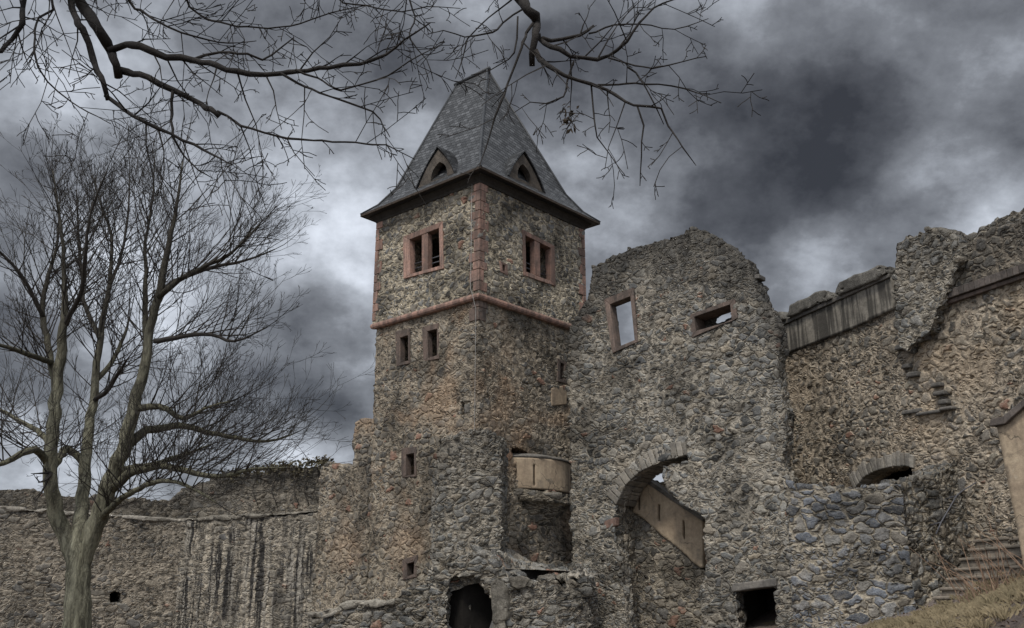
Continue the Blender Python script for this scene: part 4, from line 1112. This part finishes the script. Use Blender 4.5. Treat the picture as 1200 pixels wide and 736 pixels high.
TY = 20.5
LIMBS = [  # traced limb, radii in pixels, depth offsets
    ('g', [(90, 668, 0), (82, 640, 0), (66, 600, -.2), (61, 575, -.4), (58, 540, -.5), (63, 497, -.6), (67, 445, -.7), (75, 385, -.9), (75, 330, -1.0), (74, 289, -1.1), (66, 230, -1.2), (62, 200, -1.2)], [9, 11, 10, 9, 8.4, 8, 7.4, 5.4, 3.2, 2.4, 1.6, .8]),
    ('g', [(93, 640, 0), (95, 612, .2), (99, 560, .5), (105, 500, .8), (112, 445, 1.0), (119, 386, 1.3), (128, 335, 1.5), (130, 276, 1.7), (118, 240, 1.8), (108, 205, 1.9)], [11, 9.5, 8, 6.5, 5.4, 4.4, 3.2, 2.2, 1.5, .8]),
    ('m', [(94, 665, 0), (111, 618, -.1), (131, 562, -.3), (150, 509, -.6), (161, 460, -.8), (170, 430, -.9), (176, 386, -1.0), (186, 348, -1.1), (198, 285, -1.3), (207, 240, -1.4), (214, 190, -1.5)], [10, 12, 10.5, 9, 7.4, 6.6, 5.6, 5.5, 3.6, 2.2, 1]),
    ('m', [(131, 574, -.3), (150, 557, -.6), (170, 549, -.9), (195, 547, -1.2), (228, 554, -1.6), (262, 558, -2.0), (300, 549, -2.3), (335, 548, -2.5)], [6.5, 5.6, 4.6, 4.2, 3.4, 2.4, 1.5, .8]),
    ('m', [(116, 610, -.1), (134, 592, -.9), (158, 575, -1.7), (190, 563, -2.4), (225, 572, -3.0), (255, 590, -3.3)], [5, 4, 3.3, 2.6, 1.8, .8]),
    ('m', [(137, 552, -.3), (158, 549, .3), (180, 545, .8), (200, 538, 1.2), (219, 532, 1.5), (250, 520, 2.0)], [6, 5, 4.2, 3.6, 2.4, 1]),
    ('m', [(150, 520, -.5), (172, 505, -.3), (210, 499, 0), (255, 509, .3), (310, 517, .6), (345, 508, .8)], [6.5, 5.5, 4.4, 3.2, 2, .8]),
    ('m', [(158, 478, -.7), (187, 476, -.9), (215, 490, -1.1), (240, 478, -1.3), (270, 470, -1.4)], [5, 4, 3, 1.8, .8]),
    ('m', [(186, 348, -1.1), (200, 335, -1.2), (232, 316, -1.4), (270, 297, -1.6), (303, 264, -1.8)], [4.2, 3.8, 3, 2, .8]),
    ('m', [(182, 352, -1.0), (202, 330, -.6), (250, 313, -.2), (286, 306, 0), (322, 292, .2)], [3.6, 3.2, 2.6, 1.8, .8]),
    ('m', [(181, 400, -1.0), (215, 394, -1.4), (248, 392, -1.7), (275, 400, -1.9), (310, 385, -2)], [3.6, 3, 2.4, 1.6, .7]),
    ('m', [(173, 420, -.9), (170, 380, -.5), (171, 320, -.2), (170, 289, 0), (178, 240, .1), (181, 192, .2)], [4.5, 3.8, 2.8, 2.3, 1.6, .8]),
    ('g', [(67, 460, -.7), (60, 425, -.4), (50, 365, -.1), (55, 330, 0), (66, 290, .1), (70, 240, .2)], [5, 4.4, 3.8, 3, 2, .8]),
    ('g', [(52, 375, -.1), (30, 330, -.6), (5, 300, -1.0), (-20, 280, -1.3)], [3, 2.4, 1.8, .8]),
    ('g', [(60, 425, -.5), (45, 420, -1.1), (25, 413, -1.6), (0, 404, -2.1), (-40, 400, -2.6)], [4, 3.6, 3, 2.2, 1]),
    ('g', [(58, 546, -.4), (48, 530, -.8), (34, 528, -1.3), (15, 538, -1.8), (-10, 546, -2.3), (-50, 550, -2.6)], [5, 4.8, 4.4, 3.6, 2.4, 1]),
    ('g', [(60, 520, -.5), (40, 502, .2), (22, 493, .7), (0, 480, 1.2), (-40, 470, 1.6)], [4, 3.4, 3, 2.2, 1]),
    ('g', [(112, 445, 1.0), (130, 425, 1.4), (145, 395, 1.8), (152, 372, 2.1)], [4, 3.4, 2.4, 1]),
    ('g', [(119, 400, 1.2), (100, 360, 1.8), (96, 330, 2.2), (92, 280, 2.4), (90, 220, 2.6)], [4, 3.2, 2.6, 1.8, .8]),
    ('g', [(76, 381, -.9), (95, 340, -1.6), (100, 300, -2.0), (106, 250, -2.3), (125, 200, -2.6)], [3.6, 2.8, 2.2, 1.6, .8]),
    ('g', [(99, 556, .5), (92, 535, .9), (79, 526, 1.1), (70, 535, .2), (64, 548, -.3)], [4, 5, 5.5, 5, 4]),
    ('g', [(110, 470, .9), (128, 455, .4), (142, 432, 0), (150, 420, -.3)], [3.5, 3, 2.2, 1]),
    ('g', [(128, 335, 1.5), (142, 300, 1.8), (150, 250, 2.0), (152, 200, 2.2)], [2.8, 2.2, 1.6, .8]),
]
def px_r(px, Y): return px / F * Y * .90
tree = empty('bare_tree', (*column(88, TY), 0), 'large leafless tree with forked mossy trunk in front of the curtain wall', 'tree')
TRK = [(91, 800), (90, 736), (91, 700), (92, 665), (93, 640), (95, 612)]
pts = [px3(x, min(y, 736), TY) for x, y in TRK]; pts[0] = Vector((pts[1].x, pts[1].y, -.3))
sp, sr = smooth_line(pts, [px_r(r_, TY) for r_ in (24, 17, 15.5, 14.5, 16, 9)], .12)
mb = MB(); mb.tube(sp, [a * (1 + .05 * math.sin(i * 1.9) + rng.uniform(-.03, .03)) for i, a in enumerate(sr)], 18)
mb.build('trunk', M_bark, tree, smooth=True)
tw = MB(); rt = random.Random(21)
for kind, P, rad in LIMBS:
    pts = [px3(x, y, TY + dz) for x, y, dz in P]
    sp, sr = smooth_line(pts, [px_r(a, TY) for a in rad], .2)
    mb = MB(); mb.tube([p + rv(rt) * min(.03, .3 * q) for p, q in zip(sp, sr)], sr, 9, cap=True)
    mb.build('limb', M_bark if max(rad) >= 10 else (M_moss if max(rad) > 3.9 else M_twig), tree, smooth=True)
    for i in range(2, len(sp) - 1):
        if sr[i] > .105: continue
        d = (sp[i + 1] - sp[i - 1]).normalized()
        for _ in range(2 if sr[i] < .085 else 1):
            if rt.random() > .98: continue
            ax = rv(rt); ax = (ax - d * ax.dot(d)).normalized(); a = R(rt.uniform(28, 62))
            nd = d * math.cos(a) + ax * math.sin(a)
            if nd.z < -.25: nd.z *= -.5
            L = rt.uniform(.9, 2.3) * (1.0 if sr[i] > .03 else .75)
            grow(tw, rt, sp[i], nd.normalized(), L, min(sr[i] * .45, .015), 3, .08, .12, .55, (18, 48), 2.7, .0034)
    d = (sp[-1] - sp[-2]).normalized(); grow(tw, rt, sp[-1], d, 1.2, sr[-1] * .9, 3, .07, .12, .5, (20, 45), 2.6, .0034)
t_ = tw.build('twigs', M_twig, tree); t_['kind'] = 'stuff'

# the tree we stand under: its trunk is left of the frame, two boughs hang into the picture
FY = 7.0
near = empty('overhanging_tree', (-6.2, 1.5, 0), 'dark leafless boughs of a nearer tree hanging into the top of the view', 'tree')
mb = MB(); TR = [Vector((-6.2, 1.5, -.3)), Vector((-6.15, 1.5, 1.5)), Vector((-6.0, 1.6, 4)), Vector((-5.8, 1.8, 7)), Vector((-5.6, 2.0, 9.5))]
sp, sr = smooth_line(TR, [.42, .33, .29, .24, .17], .25); mb.tube(sp, sr, 14); mb.build('trunk', M_bark_dk, near, smooth=True)
nt = MB(); rn = random.Random(33)
def fbough(P, rad, Y0=FY, Y1=None, start=None, side=1.0, sidelen=.45, main=True):
    n = len(P); Y1 = Y1 or Y0
    pts = [px3(x, y, Y0 + (Y1 - Y0) * i / max(1, n - 1) + .08 * math.sin(i * 2.1)) for i, (x, y) in enumerate(P)]
    rr = [a / F * FY * .5 for a in rad]
    if len(rr) < n: rr = list(np.interp(np.linspace(0, 1, n), np.linspace(0, 1, len(rr)), rr))
    if start: pts = [Vector(q) for q in start] + pts; rr = [rr[0] * (1 + .5 * (len(start) - k) / len(start)) for k in range(len(start))] + list(rr)
    sp, sr = smooth_line(pts, rr, .09)
    sp = [p + rv(rn) * min(.012, q * .8) for p, q in zip(sp, sr)]
    sr = [q * (1 + rn.uniform(-.12, .16)) for q in sr]
    if main:
        mb = MB(); mb.tube(sp, sr, 9); mb.build('bough', M_bark_dk, near, smooth=True)
    else: nt.tube(sp, sr, 5)
    for i in range(2, len(sp) - 1):
        if (start and i < 30) or rn.random() > .56 * side: continue
        d = (sp[i + 1] - sp[i - 1]).normalized()
        ax = rv(rn); ax.y *= .5; ax = (ax - d * ax.dot(d)).normalized(); a = R(rn.uniform(32, 70))
        nd = (d * math.cos(a) + ax * math.sin(a)).normalized()
        L = sidelen * rn.uniform(.3, 1.7)
        grow(nt, rn, sp[i], nd, L, min(sr[i] * .6, .0085), 2 if L > .3 else 1, -.02, .27, .50, (30, 65), 5.5, .0034)
fbough([(88, -10), (100, 12), (114, 33), (124, 50), (128, 59), (135, 76), (139, 91)], [15, 15, 14, 13, 13, 11, 10], 7, 7.1, [(-5.7, 1.9, 8.6), (-5.4, 3.6, 8.5), (-4.6, 5.6, 7.6)], .2, .4)
fbough([(80, -12), (86, 10), (95, 33), (103, 52), (110, 70), (120, 98), (127, 119)], [9, 9, 8.5, 8, 8, 7, 6], 6.9, 6.8, [(-5.9, 1.7, 7.6), (-5.3, 3.6, 7.9), (-4.4, 5.7, 7.3)], .5, .5)
fbough([(124, 112), (140, 124), (158, 136), (202, 158), (239, 176), (272, 193)], [5, 5, 4.6, 4, 3, 1], 6.8, 6.5, None, 1.3, .5)
fbough([(128, 59), (140, 54), (165, 53), (195, 66), (228, 70), (264, 81), (294, 86), (330, 85), (385, 79), (437, 70), (464, 55), (486, 38), (504, 26)], [11, 10, 9.5, 9, 8, 7.5, 7, 6.5, 5.5, 4, 3, 2.4, 2], 7.05, 6.4, None, 1.1, .55)
fbough([(136, 80), (150, 84), (172, 90), (202, 105), (235, 123), (250, 130), (257, 135)], [10, 9.5, 9, 8, 7, 6.5, 6], 7.1, 6.8, None, .4, .4)
fbough([(255, 132), (268, 136), (283, 147), (323, 160), (367, 164), (437, 169), (453, 170), (486, 187)], [4, 3.6, 3.2, 2.8, 2.5, 2, 1.6, 1], 6.8, 6.4, None, 1.1, .35)
fbough([(203, 108), (201, 135), (202, 158), (208, 172), (216, 183), (233, 200), (250, 209)], [4.5, 4, 3.4, 2.6, 2.2, 1.8, 1], 6.95, 6.9, None, 1, .35)
fbough([(228, 68), (257, 61), (290, 64), (308, 70), (330, 56), (345, 44)], [4, 3.6, 3.2, 2.8, 2.2, 1.4], 7, 7.3, None, 1, .4)
fbough([(30, -10), (28, 8), (26, 26), (22, 36), (15, 48), (0, 59), (-20, 62)], [7, 7, 6.5, 6, 5.5, 5, 4], 6.8, 6.6, [(-5.9, 1.8, 7.0), (-5.5, 3.6, 7.5), (-4.7, 5.7, 7.0)], .9, .6)
fbough([(327, 86), (350, 97), (385, 113), (437, 130), (445, 140), (457, 161)], [3.5, 3, 2.6, 2.2, 1.8, 1], 6.7, 6.5, None, 1.2, .4)
fbough([(345, 82), (372, 92), (400, 105), (425, 98), (455, 88), (480, 72), (520, 50)], [2.6, 2.4, 2.2, 2, 1.8, 1.5, 1], 6.6, 6.3, None, 1.2, .35)
fbough([(145, -10), (165, 12), (195, 30), (230, 44), (268, 50), (300, 48)], [4, 3.6, 3.2, 2.6, 2, 1], 7.3, 7.2, [(-5.7, 2.0, 9.0), (-4.6, 4.6, 9.2), (-3.8, 6.4, 7.6)], 1.6, .5)
fbough([(60, -10), (45, 20), (40, 60), (55, 95), (85, 120), (130, 145)], [3.4, 3, 2.6, 2.2, 1.8, 1], 6.6, 6.5, [(-5.8, 1.9, 8.2), (-5.2, 4.0, 8.0), (-4.3, 5.7, 7.0)], 1.6, .55)
fbough([(215, -10), (240, 20), (290, 32), (340, 30), (400, 12), (440, 5)], [3.6, 3, 2.6, 2.2, 1.6, 1], 7.4, 7.4, [(-5.6, 2.0, 9.2), (-3.9, 5.4, 9.0), (-3.0, 6.8, 7.6)], 1.5, .5)
fbough([(390, -8), (430, 6), (470, 14), (500, 8), (540, 10)], [2.6, 2.2, 1.8, 1.5, 1], 7.2, 7.0, [(-5.6, 2.0, 9.3), (-3.0, 5.8, 9.2), (-1.8, 6.8, 7.4)], 1.5, .4)
fbough([(478, -8), (486, 20), (480, 45), (500, 70), (508, 95)], [2.4, 2.2, 1.8, 1.4, 1], 7.2, 7.0, [(-5.6, 2.0, 9.3), (-2.0, 5.8, 9.3), (-1.0, 6.9, 7.5)], 1.4, .35)
# right-hand bough
fbough([(600, -14), (609, 0), (618, 10), (626, 18), (630, 28), (626, 45), (624, 62), (623, 76)], [13, 13, 13, 14, 12, 10, 8, 7], 7, 6.9, [(-5.65, 2.0, 9.4), (-3.4, 4.2, 9.7), (-1.2, 6.2, 8.2)], .2, .3)
fbough([(629, 40), (634, 46), (655, 59), (684, 68), (713, 66), (735, 48), (757, 18), (776, 4), (800, -4)], [7, 7, 6.5, 5.5, 4.5, 3.6, 2.8, 2.2, 1.4], 6.95, 6.6, None, 1.1, .45)
fbough([(626, 60), (632, 70), (647, 81), (677, 93), (710, 106), (743, 123), (776, 127), (783, 147), (800, 172), (816, 194)], [7, 6.5, 5.8, 5, 4.2, 3.4, 2.6, 2.2, 1.6, 1], 6.9, 6.5, None, 1.0, .4)
fbough([(700, 100), (724, 99), (755, 98), (787, 101), (815, 108), (845, 121)], [3, 2.6, 2.3, 2, 1.6, 1], 6.8, 6.5, None, 1.2, .3)
fbough([(746, 123), (754, 147), (752, 165), (752, 183), (750, 218)], [2.6, 2.2, 1.9, 1.6, 1], 6.7, 6.7, None, 1.2, .3)
fbough([(693, 99), (695, 125), (697, 147), (699, 161), (715, 182), (732, 205)], [2.8, 2.4, 2, 1.8, 1.4, 1], 6.8, 6.7, None, 1.2, .3)
fbough([(672, 72), (664, 95), (660, 114), (640, 121), (622, 120), (603, 132)], [2.8, 2.5, 2.2, 1.9, 1.5, 1], 6.8, 6.8, None, 1.1, .3)
fbough([(635, 46), (660, 46), (680, 42), (695, 31)], [6, 5, 4.5, 3], 6.95, 7.1, None, .6, .3)
fbough([(690, 40), (720, 30), (750, 28), (790, 34), (830, 22)], [3, 2.5, 2, 1.6, 1], 7.05, 7.1, None, 1.2, .35)
fbough([(735, 79), (745, 86), (757, 103), (768, 125), (778, 146)], [2.6, 2.4, 2, 1.6, 1], 6.7, 6.6, None, 1, .3)
fbough([(712, 68), (735, 74), (765, 80), (800, 72), (828, 66)], [2.4, 2.2, 1.9, 1.5, 1], 6.7, 6.5, None, 1.2, .3)
fbough([(626, 28), (618, 38), (611, 55), (604, 75), (596, 95), (588, 118), (580, 139), (570, 170), (561, 198)], [4.5, 4, 3.6, 3.4, 3.2, 2.8, 2.4, 1.8, 1], 6.9, 6.6, None, .5, .3)
fbough([(612, 10), (590, 26), (578, 38), (559, 42), (545, 44), (520, 36), (500, 40)], [3, 2.6, 2.3, 2, 1.8, 1.5, 1], 6.95, 6.8, None, 1.0, .3)
fbough([(607, 20), (606, 45), (602, 62), (596, 70), (575, 82), (552, 88)], [2.6, 2.3, 2, 1.7, 1.4, 1], 6.9, 6.9, None, .6, .25)
fbough([(600, 0), (580, 14), (558, 35), (548, 46), (542, 70), (534, 92)], [2.4, 2.2, 2, 1.8, 1.4, 1], 7.1, 7.0, None, .6, .25)
nw = nt.build('twigs', M_bark_dk, near); nw['kind'] = 'stuff'
mb = MB(); rl = random.Random(3)
for k in range(34):
    q = px3(rl.gauss(667, 5), rl.gauss(139, 7), 6.8 + rl.uniform(-.05, .05))
    a = rv(rl) * rl.uniform(.02, .04); b = a.orthogonal().normalized() * rl.uniform(.010, .018); c = a.cross(b).normalized() * .006; i = len(mb.v)
    mb.v += [tuple(q - a), tuple(q + b + c), tuple(q + a), tuple(q - b + c)]; mb.f += [(i, i + 1, i + 2), (i, i + 2, i + 3)]
mb.build('withered_leaves', M_leaf, near)

# ------------------------------------------------------------------ weeds and dry grass
mb = MB(); rw_ = random.Random(6)
for k in range(46):
    x, y = 10.3 + rw_.gauss(.3, .45), 21.9 + rw_.gauss(0, .45); z = float(ground_z(x, y)) - .02
    d = Vector((rw_.gauss(-.25, .45), rw_.gauss(0, .3), 1)).normalized(); L = rw_.uniform(.6, 1.7)
    p = Vector((x, y, z)); pts = [p]
    for s in range(5): d = (d + rv(rw_) * .10 + Vector((-.02, 0, -.03))).normalized(); p = p + d * L / 5; pts.append(p)
    mb.tube(pts, [.011, .010, .009, .008, .006, .004], 4, cap=False)
wd = mb.build('dry_weeds', M_weed, None); tag(wd, 'clump of dry reddish weed stems beside the top of the steps', 'weeds')

mb = MB(); rg = np.random.RandomState(4)
N = 60000
xs = rg.uniform(3.5, 13, N); ys = rg.uniform(9.5, 23.4, N); zs = ground_z(xs, ys)
clump = np.sin(xs * 1.7 + np.sin(ys * 1.3) * 1.5) + np.sin(ys * 2.1 + xs * .6) + rg.normal(0, .6, N)
keep = clump > .75
V, Fc = [], []
for x, y, z in zip(xs[keep], ys[keep], zs[keep]):
    h_ = rg.uniform(.02, .09); a = rg.uniform(0, 6.28); w_ = rg.uniform(.003, .006); lx, ly = rg.normal(0, .06, 2)
    i = len(V); V += [(x - w_ * math.cos(a), y - w_ * math.sin(a), z - .02), (x + w_ * math.cos(a), y + w_ * math.sin(a), z - .02), (x + lx * .5 + w_ * .6, y + ly * .5, z + h_ * .7), (x + lx * 1.5, y + ly * 1.5, z + h_)]
    Fc += [(i, i + 1, i + 2), (i, i + 2, i + 3)]
gr = obj('dry_grass', V, Fc, M_straw, None, Vector((0, 0, 0))); tag(gr, 'straw-coloured dry grass on the bank at lower right', 'grass', None, 'stuff')

mb = MB(); rl2 = random.Random(12)
for k in range(5200):
    x, y = rl2.uniform(3.5, 12), rl2.uniform(10, 24); z = float(ground_z(x, y)) + .02
    a = Vector((rl2.gauss(0, 1), rl2.gauss(0, 1), rl2.gauss(0, .35))).normalized() * rl2.uniform(.02, .055); b = a.cross(Vector((rl2.gauss(0, .3), rl2.gauss(0, .3), 1))).normalized() * rl2.uniform(.012, .03)
    q = Vector((x, y, z)); c = Vector((0, 0, rl2.uniform(.0, .02))); i = len(mb.v)
    mb.v += [tuple(q - a), tuple(q + b + c), tuple(q + a), tuple(q - b + c)]; mb.f.append((i, i + 1, i + 2, i + 3))
lt = mb.build('leaf_litter', M_litter, None, base=Vector((0, 0, 0))); tag(lt, 'brown leaf litter scattered over the bank and path', 'leaf litter', None, 'stuff')
V, Fc = [], []
rtf = np.random.RandomState(14)
for k in range(420):
    if k % 3: y = rtf.uniform(12.5, 21.5); x = y * rtf.uniform(.37, .52)
    else: y = rtf.uniform(21.5, 23.6); x = rtf.uniform(8.0, 11.5)
    z = float(ground_z(x, y)) - .02; hh = rtf.uniform(.07, .20)
    for q in range(26):
        a = rtf.uniform(0, 6.283); ln = rtf.uniform(.2, .9) * hh; h_ = hh * rtf.uniform(.5, 1); w_ = rtf.uniform(.003, .006); bx, by = x + rtf.normal(0, .04), y + rtf.normal(0, .04)
        i = len(V); V += [(bx - w_ * math.sin(a), by + w_ * math.cos(a), z), (bx + w_ * math.sin(a), by - w_ * math.cos(a), z), (bx + ln * .45 * math.cos(a), by + ln * .45 * math.sin(a), z + h_ * .8), (bx + ln * math.cos(a), by + ln * math.sin(a), z + h_)]
        Fc += [(i, i + 1, i + 2), (i + 1, i + 3, i + 2)]
tf = obj('grass_tufts', V, Fc, M_straw, None, Vector((0, 0, 0))); tag(tf, 'taller tufts of bleached grass along the crest of the bank', 'grass', None, 'stuff')
stone0 = None
for k in range(26):
    x, y = rl2.uniform(5.2, 10.2), rl2.uniform(20.5, 23.9)
    if k % 2: x, y = rl2.uniform(4.5, 8.5), rl2.uniform(11.5, 20)
    if stone0 is None:
        bm = bmesh.new(); bmesh.ops.create_icosphere(bm, subdivisions=2, radius=.06)
        for v in bm.verts: v.co = Vector((v.co.x * 1.3, v.co.y, v.co.z * .65)) * rl2.uniform(.8, 1.15)
        me = bpy.data.meshes.new('loose_stone'); bm.to_mesh(me); bm.free(); me.materials.append(M_step)
        stone0 = o = bpy.data.objects.new('loose_stone', me)
        tag(o, 'small loose stone lying on the earth at lower right', 'stone', 'loose stones on the bank')
    else: o = stone0.copy()
    COL.objects.link(o); o.location = (x, y, float(ground_z(x, y)) + .02); o.rotation_euler = (rl2.uniform(-.3, .3), rl2.uniform(-.3, .3), rl2.uniform(0, 6.28))
    f = rl2.uniform(.5, 1.6); o.scale = (f, f, f)
